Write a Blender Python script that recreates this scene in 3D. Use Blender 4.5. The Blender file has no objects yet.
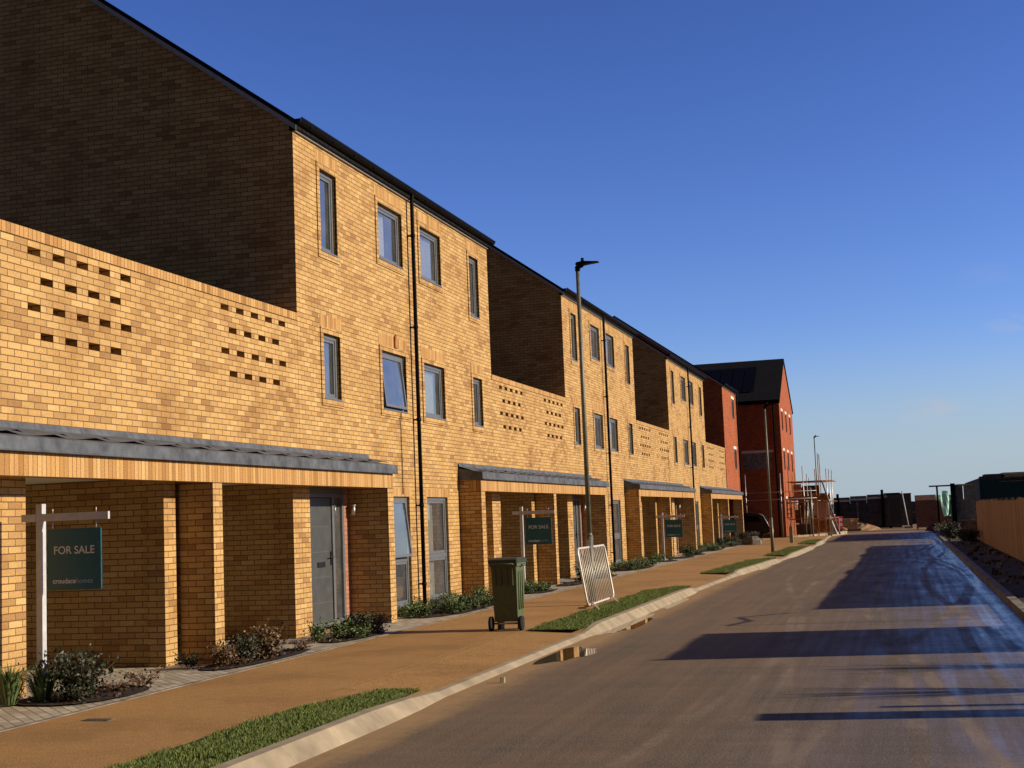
import bpy, math, random
from mathutils import Vector, Matrix
random.seed(7)
S = bpy.context.scene
COL = S.collection
R = math.radians

# ------------------------------------------------------------------ layout (metres, camera stands at x=0 y=0 in the road)
XF = -8.745          # main house front plane
XC = -8.27           # front plane of the canopies
Y0 = 19.17           # near corner of the first house
P = 17.383           # spacing of the houses
W = 10.316           # width of a house
ZE = 7.735           # top of the front brickwork
SUN = Vector((1.0, 0.12, 0.39)).normalized()

# ------------------------------------------------------------------ materials
def new_mat(name):
    m = bpy.data.materials.new(name); m.use_nodes = True
    nt = m.node_tree; b = nt.nodes['Principled BSDF']
    return m, nt, b

def link(nt, a, b): nt.links.new(a, b)

def node(nt, t, **kw):
    n = nt.nodes.new(t)
    for k, v in kw.items(): setattr(n, k, v)
    return n

def noise(nt, vec, scale, detail=4, rough=.55):
    n = node(nt, 'ShaderNodeTexNoise'); n.inputs['Scale'].default_value = scale
    n.inputs['Detail'].default_value = detail; n.inputs['Roughness'].default_value = rough
    if vec is not None: link(nt, vec, n.inputs['Vector'])
    return n

def ramp(nt, fac, stops):
    r = node(nt, 'ShaderNodeValToRGB'); e = r.color_ramp.elements
    while len(e) < len(stops): e.new(.5)
    for x, (p, c) in zip(e, stops):
        x.position = p; x.color = (*c, 1) if len(c) == 3 else c
    link(nt, fac, r.inputs[0]); return r

def mix(nt, fac, a, b, mode='MIX'):
    m = node(nt, 'ShaderNodeMix', data_type='RGBA', blend_type=mode)
    for s, v in ((m.inputs['Factor'], fac), (m.inputs['A'], a), (m.inputs['B'], b)):
        if hasattr(v, 'links') or hasattr(v, 'is_linked'): link(nt, v, s)
        elif isinstance(v, (int, float)): s.default_value = v
        else: s.default_value = (*v, 1)
    return m.outputs['Result']

def math_n(nt, op, a, b=None, clamp=False):
    m = node(nt, 'ShaderNodeMath', operation=op, use_clamp=clamp)
    for i, v in enumerate((a, b)):
        if v is None: continue
        if isinstance(v, (int, float)): m.inputs[i].default_value = v
        else: link(nt, v, m.inputs[i])
    return m.outputs[0]

def uv_vec(nt, scale=(1, 1, 1), loc=(0, 0, 0)):
    u = node(nt, 'ShaderNodeUVMap'); u.uv_map = 'UVMap'
    mp = node(nt, 'ShaderNodeMapping'); link(nt, u.outputs[0], mp.inputs[0])
    mp.inputs['Scale'].default_value = scale; mp.inputs['Location'].default_value = loc
    return mp.outputs[0]

def obj_vec(nt, scale=(1, 1, 1)):
    u = node(nt, 'ShaderNodeTexCoord')
    mp = node(nt, 'ShaderNodeMapping'); link(nt, u.outputs['Object'], mp.inputs[0])
    mp.inputs['Scale'].default_value = scale
    return mp.outputs[0]

def bump(nt, b, h, strength=.4, dist=.01):
    n = node(nt, 'ShaderNodeBump'); n.inputs['Strength'].default_value = strength; n.inputs['Distance'].default_value = dist
    link(nt, h, n.inputs['Height']); link(nt, n.outputs[0], b.inputs['Normal'])

def brick_mat(name, tones, mortar, bw=.225, rh=.075, offset=.5, blotch=(.60, .50, .44), blotch_amt=.45, loc=(0, 0, 0), ms=.005):
    m, nt, b = new_mat(name)
    v = uv_vec(nt, loc=loc)
    t = node(nt, 'ShaderNodeTexBrick', offset=offset, offset_frequency=2, squash=1)
    link(nt, v, t.inputs['Vector'])
    t.inputs['Color1'].default_value = (0, 0, 0, 1); t.inputs['Color2'].default_value = (1, 1, 1, 1)
    t.inputs['Mortar'].default_value = (.5, .5, .5, 1)
    t.inputs['Scale'].default_value = 1; t.inputs['Mortar Size'].default_value = ms
    t.inputs['Mortar Smooth'].default_value = .3; t.inputs['Bias'].default_value = 0
    t.inputs['Brick Width'].default_value = bw; t.inputs['Row Height'].default_value = rh
    n = len(tones)
    rp = ramp(nt, t.outputs['Color'], [((i + .0) / (n - 1), c) for i, c in enumerate(tones)])
    n1 = noise(nt, v, 1.1, 5, .6)
    bl = ramp(nt, n1.outputs[0], [(.46, (0, 0, 0)), (.66, (1, 1, 1))])
    c1 = mix(nt, math_n(nt, 'MULTIPLY', bl.outputs[0], blotch_amt), rp.outputs[0], blotch, 'MULTIPLY')
    n2 = noise(nt, v, 60, 3, .6)
    g = ramp(nt, n2.outputs[0], [(.36, (.72, .72, .72)), (.64, (1.16, 1.16, 1.16))])
    c2 = mix(nt, .8, c1, g.outputs[0], 'MULTIPLY')
    c3 = mix(nt, t.outputs['Fac'], c2, mortar)
    link(nt, c3, b.inputs['Base Color']); b.inputs['Roughness'].default_value = .88
    b.inputs['Specular IOR Level'].default_value = .25
    h = math_n(nt, 'SUBTRACT', math_n(nt, 'MULTIPLY', n2.outputs[0], .25), t.outputs['Fac'])
    h2 = math_n(nt, 'ADD', h, math_n(nt, 'MULTIPLY', t.outputs['Color'], .35))
    bump(nt, b, h2, .7, .006)
    return m

YT = [(.33, .185, .072), (.46, .285, .105), (.53, .34, .132), (.47, .29, .108), (.57, .385, .16), (.40, .235, .09)]
M_BRICK = brick_mat('yellow_stock_brick', YT, (.14, .078, .034), ms=.0062)
M_BRICKP = brick_mat('yellow_brick_stained', YT, (.14, .078, .034), ms=.0062, blotch=(.55, .44, .38), blotch_amt=.65)
M_SOLD = brick_mat('yellow_soldier_brick', [(.30, .155, .052), (.46, .26, .09), (.53, .33, .13), (.40, .21, .072), (.56, .37, .16)], (.16, .085, .036), bw=.075, rh=3.0, offset=0, blotch_amt=.2)
RT = [(.22, .056, .022), (.34, .088, .030), (.38, .105, .036), (.30, .074, .026), (.40, .12, .044)]
M_RED = brick_mat('red_brick', RT, (.30, .12, .07), blotch=(.7, .55, .5), blotch_amt=.35)

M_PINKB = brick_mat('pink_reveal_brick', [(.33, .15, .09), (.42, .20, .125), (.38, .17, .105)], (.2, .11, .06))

def plain(name, col, rough=.6, metal=0, spec=.5, var=.12, nscale=12, bmp=.0):
    m, nt, b = new_mat(name)
    n = noise(nt, obj_vec(nt), nscale, 5, .6)
    lo = tuple(c * (1 - var * 2) for c in col); hi = tuple(min(1, c * (1 + var * 2)) for c in col)
    r = ramp(nt, n.outputs[0], [(.3, lo), (.7, hi)])
    link(nt, r.outputs[0], b.inputs['Base Color'])
    rr = math_n(nt, 'ADD', math_n(nt, 'MULTIPLY', n.outputs[0], .2), rough - .1, True)
    link(nt, rr, b.inputs['Roughness'])
    b.inputs['Metallic'].default_value = metal; b.inputs['Specular IOR Level'].default_value = spec
    if bmp: bump(nt, b, n.outputs[0], bmp, .01)
    return m

M_LEAD = plain('lead_sheet', (.085, .097, .115), .7, .0, .2, .22, 5, .15)
M_SLATE = plain('dark_roof_tile', (.012, .012, .014), .85, 0, .06, .25, 9, .3)
M_GUT = plain('black_rainwater_plastic', (.004, .004, .005), .6, 0, .08, .1)
M_FASCIA = plain('grey_fascia_board', (.30, .305, .31), .5, 0, .4, .05)
M_FRAME = plain('grey_window_frame', (.115, .125, .14), .42, 0, .5, .05)
M_DOOR = plain('grey_door_paint', (.06, .066, .068), .4, 0, .5, .06, 5)
M_BLACK = plain('black_plastic', (.012, .012, .013), .4, 0, .5, .1)
M_STEEL = plain('galvanised_steel', (.42, .42, .41), .42, .75, .5, .12, 20)
M_POSTG = plain('galvanised_lamp_column', (.13, .13, .10), .55, .2, .5, .15, 7)
M_WHITE = plain('white_painted_timber', (.46, .47, .48), .5, 0, .4, .06)
M_SOFFIT = plain('white_ceiling_board', (.75, .74, .72), .7, 0, .3, .04)
M_TEAL = plain('dark_teal_sign_face', (.006, .085, .115), .35, 0, .5, .05)
M_LETTER = plain('white_sign_lettering', (.62, .64, .64), .5, 0, .4, .02)
M_LETTERD = plain('dim_teal_lettering', (.25, .42, .48), .5, 0, .4, .02)
M_BIN = plain('green_bin_plastic', (.082, .105, .047), .5, 0, .4, .08, 14)
M_BINLID = plain('dark_green_bin_lid', (.035, .042, .026), .4, 0, .5, .08)
M_TYRE = plain('black_rubber', (.012, .012, .012), .8, 0, .3, .1)
M_CONC = plain('pale_concrete_kerb', (.30, .25, .175), .9, 0, .2, .16, 2.2, .06)
M_KERBD = plain('dirty_concrete_kerb', (.20, .175, .14), .85, 0, .3, .3, 3, .3)
M_SOIL = plain('dark_bark_soil', (.035, .024, .018), .95, 0, .2, .4, 14, .8)
M_GROUND = plain('dark_open_ground', (.075, .062, .045), .95, 0, .1, .3, .4, .4)  # tone darkened to cut the light bounced onto the shaded gables
M_MUD = plain('brown_site_mud', (.26, .16, .085), .95, 0, .2, .3, .6, .5)
M_VERGE = plain('dark_verge_soil', (.06, .048, .036), .95, 0, .2, .45, 2.5, .8)
M_CONCB = plain('pale_pink_board', (.50, .33, .25), .8, 0, .3, .1)
M_TEALBOX = plain('dark_teal_painted_steel', (.012, .05, .058), .8, 0, .2, .15)
M_DARKBOARD = plain('dark_site_hoarding', (.065, .058, .060), .8, 0, .3, .3, 3)
M_GREYBOARD = plain('grey_weathered_board', (.17, .165, .16), .8, 0, .3, .25, 6)
M_TURQ = plain('turquoise_plastic_sheet', (.38, .70, .66), .4, 0, .5, .2, 6, .4)
M_RED_PL = plain('red_barrier_plastic', (.45, .06, .05), .45, 0, .5, .1)
M_TIMBER = plain('pale_sawn_timber', (.48, .33, .17), .8, 0, .3, .2, 9)
M_RUST = plain('brown_scaffold_board', (.30, .14, .055), .85, 0, .3, .3, 5)
M_CAR = plain('black_car_paint', (.010, .011, .013), .3, 0, .25, .05)
M_TAIL = plain('red_lamp_lens', (.5, .02, .02), .2, 0, .6, .02)
M_SILVER = plain('silver_trim', (.45, .45, .44), .4, .3, .5, .05)
M_SOLAR = plain('solar_panel_glass', (.003, .003, .004), .5, 0, .06, .05)
M_STONE = plain('grey_boulder', (.16, .14, .12), .9, 0, .3, .3, 5, .5)
M_TWIG = plain('brown_twig', (.10, .06, .04), .9, 0, .2, .2)
M_CURTAIN = plain('white_curtain', (.70, .69, .66), .9, 0, .2, .04)
M_BLIND = plain('pale_blind_slat', (.75, .74, .66), .8, 0, .2, .04)
M_DARKIN = plain('painted_shade_backing', (.02, .02, .02), .9, 0, .2, .1)  # near-black colour standing in for shade in the rooms and parapet holes
M_PLASTER = plain('brown_pallet_brick', (.22, .12, .085), .9, 0, .2, .25, 8, .3)
M_TREAD = plain('pale_dry_mud', (.25, .18, .11), .95, 0, .1, .2, 10, .5)

def wood_fence_mat():
    m, nt, b = new_mat('brown_featheredge_boards')
    v = uv_vec(nt)
    t = node(nt, 'ShaderNodeTexBrick', offset=0)
    link(nt, v, t.inputs['Vector'])
    t.inputs['Color1'].default_value = (.36, .20, .06, 1); t.inputs['Color2'].default_value = (.58, .35, .12, 1)
    t.inputs['Mortar'].default_value = (.05, .03, .015, 1)
    t.inputs['Scale'].default_value = 1; t.inputs['Mortar Size'].default_value = .006
    t.inputs['Brick Width'].default_value = .15; t.inputs['Row Height'].default_value = 5
    n = noise(nt, uv_vec(nt, (14, 1.0, 1)), 3, 5, .6)
    g = ramp(nt, n.outputs[0], [(.3, (.7, .7, .7)), (.75, (1.25, 1.2, 1.15))])
    c = mix(nt, 1.0, t.outputs['Color'], g.outputs[0], 'MULTIPLY')
    link(nt, c, b.inputs['Base Color']); b.inputs['Roughness'].default_value = .85
    h = math_n(nt, 'SUBTRACT', n.outputs[0], t.outputs['Fac']); bump(nt, b, h, .5, .01)
    return m
M_FENCE = wood_fence_mat()

def glass_mat():
    m, nt, b = new_mat('window_glass')
    nt.nodes.remove(b)
    out = nt.nodes['Material Output']
    tr = node(nt, 'ShaderNodeBsdfTransparent'); tr.inputs[0].default_value = (.62, .66, .68, 1)
    gl = node(nt, 'ShaderNodeBsdfGlossy'); gl.inputs['Roughness'].default_value = .02; gl.inputs[0].default_value = (.95, .93, .88, 1)
    fr = node(nt, 'ShaderNodeFresnel'); fr.inputs['IOR'].default_value = 1.9
    wob = noise(nt, obj_vec(nt), 1.3, 1, .4)
    bp = node(nt, 'ShaderNodeBump'); bp.inputs['Strength'].default_value = .06; bp.inputs['Distance'].default_value = .05
    link(nt, wob.outputs[0], bp.inputs['Height']); link(nt, bp.outputs[0], gl.inputs['Normal'])
    mx = node(nt, 'ShaderNodeMixShader')
    link(nt, math_n(nt, 'ADD', math_n(nt, 'MULTIPLY', fr.outputs[0], 1.2), .14, True), mx.inputs[0])
    link(nt, tr.outputs[0], mx.inputs[1]); link(nt, gl.outputs[0], mx.inputs[2])
    df = node(nt, 'ShaderNodeBsdfDiffuse'); df.inputs[0].default_value = (.42, .44, .46, 1)
    dn = noise(nt, obj_vec(nt), 3, 4, .6)
    m2 = node(nt, 'ShaderNodeMixShader'); link(nt, math_n(nt, 'MULTIPLY', dn.outputs[0], .22), m2.inputs[0])
    link(nt, mx.outputs[0], m2.inputs[1]); link(nt, df.outputs[0], m2.inputs[2])
    link(nt, m2.outputs[0], out.inputs[0])
    return m
M_GLASS = glass_mat()

def water_mat():
    m, nt, b = new_mat('muddy_puddle_water')
    b.inputs['Base Color'].default_value = (.10, .062, .03, 1); b.inputs['Roughness'].default_value = .02
    b.inputs['IOR'].default_value = 1.6; b.inputs['Specular IOR Level'].default_value = .8
    n = noise(nt, obj_vec(nt), 6, 2, .5); bump(nt, b, n.outputs[0], .03, .01)
    return m
M_WATER = water_mat()

def path_mat():
    m, nt, b = new_mat('orange_bound_gravel')
    v = obj_vec(nt)
    n1 = noise(nt, v, 62, 5, .9); n2 = noise(nt, v, .55, 6, .68); n3 = noise(nt, v, 9, 4, .6)
    c = ramp(nt, n1.outputs[0], [(.38, (.175, .09, .028)), (.5, (.33, .183, .062)), (.62, (.55, .345, .145))])
    g = ramp(nt, n2.outputs[0], [(.36, (.78, .77, .76)), (.5, (.98, .98, .98)), (.66, (1.1, 1.1, 1.09))])
    g3 = ramp(nt, n3.outputs[0], [(.35, (.92, .92, .92)), (.65, (1.06, 1.06, 1.06))])
    c2 = mix(nt, 1, mix(nt, 1, c.outputs[0], g.outputs[0], 'MULTIPLY'), g3.outputs[0], 'MULTIPLY')
    link(nt, c2, b.inputs['Base Color']); b.inputs['Roughness'].default_value = .9; b.inputs['Specular IOR Level'].default_value = .2
    bump(nt, b, n1.outputs[0], .5, .006)
    return m
M_PATH = path_mat()

def block_mat():
    m, nt, b = new_mat('grey_block_paving')
    v = obj_vec(nt)
    t = node(nt, 'ShaderNodeTexBrick', offset=.5)
    mp = node(nt, 'ShaderNodeMapping'); link(nt, v, mp.inputs[0]); mp.inputs['Rotation'].default_value = (0, 0, R(45))
    link(nt, mp.outputs[0], t.inputs['Vector'])
    t.inputs['Color1'].default_value = (.30, .26, .19, 1); t.inputs['Color2'].default_value = (.50, .44, .335, 1)
    t.inputs['Mortar'].default_value = (.07, .06, .045, 1)
    t.inputs['Scale'].default_value = 1; t.inputs['Mortar Size'].default_value = .005
    t.inputs['Brick Width'].default_value = .2; t.inputs['Row Height'].default_value = .1
    n = noise(nt, v, 3, 5, .6)
    g = ramp(nt, n.outputs[0], [(.3, (.75, .74, .72)), (.7, (1.12, 1.12, 1.12))])
    link(nt, mix(nt, 1, t.outputs['Color'], g.outputs[0], 'MULTIPLY'), b.inputs['Base Color'])
    b.inputs['Roughness'].default_value = .85
    bump(nt, b, math_n(nt, 'SUBTRACT', n.outputs[0], t.outputs['Fac']), .6, .008)
    return m
M_BLOCK = block_mat()

def road_mat():
    m, nt, b = new_mat('muddy_asphalt')
    v = obj_vec(nt)
    fine = noise(nt, v, 60, 5, .9)
    mid = noise(nt, v, 11, 6, .7)
    blot = noise(nt, obj_vec(nt, (1.3, .55, 1)), 1.0, 8, .68)
    streak = noise(nt, obj_vec(nt, (6.5, .11, 1)), 1.0, 7, .62)
    cross = noise(nt, obj_vec(nt, (.35, 3.2, 1)), 1.0, 6, .65)
    broad = noise(nt, obj_vec(nt, (.5, .12, 1)), 1.0, 4, .55)
    sep = node(nt, 'ShaderNodeSeparateXYZ'); link(nt, v, sep.inputs[0])
    X, Yc = sep.outputs['X'], sep.outputs['Y']
    def mr(val, a, b_, smooth=True):
        n = node(nt, 'ShaderNodeMapRange'); n.inputs['From Min'].default_value = a; n.inputs['From Max'].default_value = b_
        if smooth: n.interpolation_type = 'SMOOTHSTEP'
        link(nt, val, n.inputs['Value']); return n.outputs[0]
    side = mr(X, -3.2, .9)
    stone = ramp(nt, fine.outputs[0], [(.38, (.026, .021, .016)), (.5, (.098, .079, .060)), (.60, (.29, .235, .175))])
    mudc = ramp(nt, fine.outputs[0], [(.36, (.105, .066, .038)), (.64, (.29, .195, .115))])
    mm = math_n(nt, 'ADD', math_n(nt, 'MULTIPLY', blot.outputs[0], .8), math_n(nt, 'MULTIPLY', mid.outputs[0], .35))
    mm = math_n(nt, 'ADD', mm, math_n(nt, 'MULTIPLY', streak.outputs[0], .25))
    mm = math_n(nt, 'SUBTRACT', math_n(nt, 'ADD', mm, math_n(nt, 'MULTIPLY', broad.outputs[0], .35)), math_n(nt, 'MULTIPLY', side, .14))
    mud = ramp(nt, mm, [(.66, (0, 0, 0)), (.94, (1, 1, 1))])
    col = mix(nt, math_n(nt, 'MULTIPLY', mud.outputs[0], .62), stone.outputs[0], mudc.outputs[0])
    # tyre tracks of pale dried mud winding along the road
    tot = None
    for (c, a, k, ph, w_) in ((-.55, .55, .13, .4, .11), (.85, .55, .13, .4, .11), (-1.2, .9, .085, 2.0, .10), (.2, .9, .085, 2.0, .10), (.1, 1.1, .11, 4.2, .09), (1.0, .35, .2, 1.0, .09), (-2.2, .7, .16, 5.0, .09)):
        cx = math_n(nt, 'ADD', math_n(nt, 'MULTIPLY', math_n(nt, 'SINE', math_n(nt, 'ADD', math_n(nt, 'MULTIPLY', Yc, k), ph)), a), c)
        d = math_n(nt, 'ABSOLUTE', math_n(nt, 'SUBTRACT', X, cx))
        t = mr(d, w_, w_ * .35)
        tot = t if tot is None else math_n(nt, 'MAXIMUM', tot, t)
    tb = ramp(nt, math_n(nt, 'ADD', math_n(nt, 'MULTIPLY', mid.outputs[0], .5), math_n(nt, 'MULTIPLY', broad.outputs[0], .5)), [(.36, (0, 0, 0)), (.58, (1, 1, 1))])
    trk = math_n(nt, 'MULTIPLY', tot, tb.outputs[0])
    col = mix(nt, math_n(nt, 'MULTIPLY', math_n(nt, 'MULTIPLY', trk, ramp(nt, blot.outputs[0], [(.42, (0, 0, 0)), (.56, (1, 1, 1))]).outputs[0]), .38), col, (.34, .29, .235))
    # sand washed into the gutter by the left kerb
    gut = mr(X, -3.7, -4.4, False)
    gn = ramp(nt, math_n(nt, 'MULTIPLY', gut, math_n(nt, 'ADD', mid.outputs[0], blot.outputs[0])), [(.3, (0, 0, 0)), (.75, (1, 1, 1))])
    col = mix(nt, math_n(nt, 'MULTIPLY', gn.outputs[0], .8), col, (.38, .25, .12))
    wv = node(nt, 'ShaderNodeTexWave', wave_type='BANDS', bands_direction='DIAGONAL'); wv.inputs['Scale'].default_value = 4.2; wv.inputs['Distortion'].default_value = 2.2; wv.inputs['Detail'].default_value = 3; wv.inputs['Detail Scale'].default_value = 2.5
    link(nt, obj_vec(nt, (.7, 2.2, 1)), wv.inputs['Vector'])
    tm = math_n(nt, 'MULTIPLY', math_n(nt, 'MULTIPLY', mr(Yc, 10.1, 9.4), mr(X, -.1, .5)), mr(wv.outputs['Fac'], .45, .7))
    col = mix(nt, math_n(nt, 'MULTIPLY', tm, .75), col, (.33, .235, .135))
    dk = ramp(nt, streak.outputs[0], [(.38, (.92, .92, .92)), (.62, (1.04, 1.04, 1.03))])
    dk2 = ramp(nt, cross.outputs[0], [(.38, (.93, .93, .93)), (.58, (1.03, 1.03, 1.03))])
    col = mix(nt, 1, mix(nt, 1, col, dk.outputs[0], 'MULTIPLY'), dk2.outputs[0], 'MULTIPLY')
    link(nt, col, b.inputs['Base Color'])
    wet = math_n(nt, 'ADD', math_n(nt, 'MULTIPLY', streak.outputs[0], .40), math_n(nt, 'MULTIPLY', side, .38))
    wet = math_n(nt, 'ADD', wet, math_n(nt, 'MULTIPLY', blot.outputs[0], .42))
    wet = math_n(nt, 'ADD', wet, math_n(nt, 'MULTIPLY', cross.outputs[0], .12))
    wet = math_n(nt, 'ADD', wet, math_n(nt, 'MULTIPLY', mr(X, .5, 1.4), .14))
    wet = math_n(nt, 'SUBTRACT', wet, math_n(nt, 'ADD', math_n(nt, 'MULTIPLY', mid.outputs[0], .22), math_n(nt, 'MULTIPLY', trk, .15)))
    rr = ramp(nt, wet, [(.50, (.9, .9, .9)), (.72, (.54, .54, .54)), (.92, (.18, .18, .18))])
    link(nt, rr.outputs[0], b.inputs['Roughness'])
    sp = ramp(nt, wet, [(.45, (.18, .18, .18)), (.87, (.5, .5, .5))]); link(nt, sp.outputs[0], b.inputs['Specular IOR Level'])
    h = math_n(nt, 'ADD', math_n(nt, 'MULTIPLY', fine.outputs[0], .8), math_n(nt, 'MULTIPLY', mid.outputs[0], .6))
    dry = ramp(nt, wet, [(.5, (1, 1, 1)), (.88, (.25, .25, .25))])
    bump(nt, b, math_n(nt, 'MULTIPLY', h, dry.outputs[0]), .5, .008)
    return m
M_ROAD = road_mat()

def leaf_mat(name, c1, c2, rough=.5):
    m, nt, b = new_mat(name)
    oi = node(nt, 'ShaderNodeNewGeometry')
    r = ramp(nt, oi.outputs['Random Per Island'], [(0, c1), (1, c2)])
    link(nt, r.outputs[0], b.inputs['Base Color']); b.inputs['Roughness'].default_value = rough
    b.inputs['Specular IOR Level'].default_value = .35
    b.inputs['Subsurface Weight'].default_value = 0
    return m
M_GRASS = leaf_mat('grass_blades', (.055, .09, .016), (.20, .245, .06), .8)
M_LEAFG = leaf_mat('green_leaves', (.035, .07, .018), (.11, .16, .05))
M_LEAFD = leaf_mat('dark_leaves', (.012, .018, .008), (.05, .055, .024))
M_LEAFR = leaf_mat('bronze_leaves', (.06, .03, .016), (.20, .12, .055))
M_LEAFS = leaf_mat('blade_leaves', (.05, .085, .025), (.16, .21, .08))

# ------------------------------------------------------------------ mesh builder
class MB:
    def __init__(s): s.v = []; s.f = []; s.m = []; s.mats = []; s.smooth = []
    def mi(s, mat):
        if mat not in s.mats: s.mats.append(mat)
        return s.mats.index(mat)
    def poly(s, pts, mat, smooth=False):
        i = len(s.v); s.v += [tuple(p) for p in pts]; s.f.append(tuple(range(i, i + len(pts)))); s.m.append(s.mi(mat)); s.smooth.append(smooth)
    def box(s, x0, y0, z0, x1, y1, z1, mat, skip=''):
        if x0 > x1: x0, x1 = x1, x0
        if y0 > y1: y0, y1 = y1, y0
        if z0 > z1: z0, z1 = z1, z0
        F = {'x': [(x0, y1, z0), (x0, y0, z0), (x0, y0, z1), (x0, y1, z1)], 'X': [(x1, y0, z0), (x1, y1, z0), (x1, y1, z1), (x1, y0, z1)],
             'y': [(x0, y0, z0), (x1, y0, z0), (x1, y0, z1), (x0, y0, z1)], 'Y': [(x1, y1, z0), (x0, y1, z0), (x0, y1, z1), (x1, y1, z1)],
             'z': [(x0, y1, z0), (x1, y1, z0), (x1, y0, z0), (x0, y0, z0)], 'Z': [(x0, y0, z1), (x1, y0, z1), (x1, y1, z1), (x0, y1, z1)]}
        for k, p in F.items():
            if k not in skip: s.poly(p, mat)
    def tube(s, pts, r, mat, n=8, cap=True, r2=None):
        pts = [Vector(p) for p in pts]; rings = []
        for i, p in enumerate(pts):
            d = (pts[min(i + 1, len(pts) - 1)] - pts[max(i - 1, 0)]).normalized()
            a = d.orthogonal().normalized() if i == 0 or abs(d.dot(u)) > .98 else (u - d * u.dot(d)).normalized()
            u = a; c = d.cross(a)
            rad = r if r2 is None else r + (r2 - r) * i / (len(pts) - 1)
            rings.append([p + a * rad * math.cos(2 * math.pi * k / n) + c * rad * math.sin(2 * math.pi * k / n) for k in range(n)])
        b = len(s.v); mi = s.mi(mat)
        for rg in rings: s.v += [tuple(q) for q in rg]
        for i in range(len(rings) - 1):
            for k in range(n):
                s.f.append((b + i * n + k, b + i * n + (k + 1) % n, b + (i + 1) * n + (k + 1) % n, b + (i + 1) * n + k)); s.m.append(mi); s.smooth.append(True)
        if cap:
            s.f.append(tuple(b + k for k in reversed(range(n)))); s.m.append(mi); s.smooth.append(False)
            s.f.append(tuple(b + (len(rings) - 1) * n + k for k in range(n))); s.m.append(mi); s.smooth.append(False)
    def prism(s, outline, axis, a, b, mat):
        # outline: 2-D points; axis 'x': (y,z) extruded in x; 'y': (x,z); 'z': (x,y)
        def P3(p, t):
            return (t, p[0], p[1]) if axis == 'x' else (p[0], t, p[1]) if axis == 'y' else (p[0], p[1], t)
        n = len(outline)
        s.poly([P3(p, a) for p in outline][::-1], mat); s.poly([P3(p, b) for p in outline], mat)
        for i in range(n):
            p, q = outline[i], outline[(i + 1) % n]
            s.poly([P3(p, a), P3(q, a), P3(q, b), P3(p, b)], mat)
    def sheet(s, u, v, holes, fn, mat, depth=0, dn=None, reveal_mat=None):
        # rectangle [u0,u1]x[v0,v1] with rectangular holes; fn(u,v,d) gives a point d behind the face
        us = sorted(set([u[0], u[1]] + [c for h in holes for c in h[:2]])); vs = sorted(set([v[0], v[1]] + [c for h in holes for c in h[2:4]]))
        for i in range(len(us) - 1):
            for j in range(len(vs) - 1):
                cu, cv = (us[i] + us[i + 1]) / 2, (vs[j] + vs[j + 1]) / 2
                if any(h[0] < cu < h[1] and h[2] < cv < h[3] for h in holes): continue
                s.poly([fn(us[i], vs[j], 0), fn(us[i + 1], vs[j], 0), fn(us[i + 1], vs[j + 1], 0), fn(us[i], vs[j + 1], 0)], mat)
        for h in holes:
            d = h[4] if len(h) > 4 else depth
            if not d: continue
            a, b, c, e = h[:4]; rm = reveal_mat or mat
            s.poly([fn(a, c, d), fn(a, c, 0), fn(a, e, 0), fn(a, e, d)], rm); s.poly([fn(b, c, 0), fn(b, c, d), fn(b, e, d), fn(b, e, 0)], rm)
            s.poly([fn(a, c, d), fn(b, c, d), fn(b, c, 0), fn(a, c, 0)], rm); s.poly([fn(a, e, 0), fn(b, e, 0), fn(b, e, d), fn(a, e, d)], rm)
    def build(s, name, parent=None, loc=None, recalc=False):
        me = bpy.data.meshes.new(name); me.from_pydata(s.v, [], s.f)
        for m in s.mats: me.materials.append(m)
        me.polygons.foreach_set('material_index', s.m); me.polygons.foreach_set('use_smooth', s.smooth)
        uv = me.uv_layers.new(name='UVMap').data
        for p in me.polygons:
            n = p.normal; ax = max(range(3), key=lambda k: abs(n[k]))
            for li in p.loop_indices:
                c = me.vertices[me.loops[li].vertex_index].co
                uv[li].uv = (c.y, c.z + .035) if ax == 0 else (c.x, c.z + .035) if ax == 1 else (c.x, c.y)
        me.update()
        o = bpy.data.objects.new(name, me); COL.objects.link(o)
        if parent: o.parent = parent
        if loc: o.location = loc
        return o

def tag(o, label=None, cat=None, group=None, kind=None):
    if label: o['label'] = label
    if cat: o['category'] = cat
    if group: o['group'] = group
    if kind: o['kind'] = kind
    return o

def empty(name, loc, rz=0):
    o = bpy.data.objects.new(name, None); COL.objects.link(o); o.location = loc; o.rotation_euler = (0, 0, rz)
    o.empty_display_size = .2
    return o

def copy_tree(o, parent=None):
    c = o.copy(); COL.objects.link(c)
    if parent: c.parent = parent
    for ch in list(o.children): copy_tree(ch, c)
    return c

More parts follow.
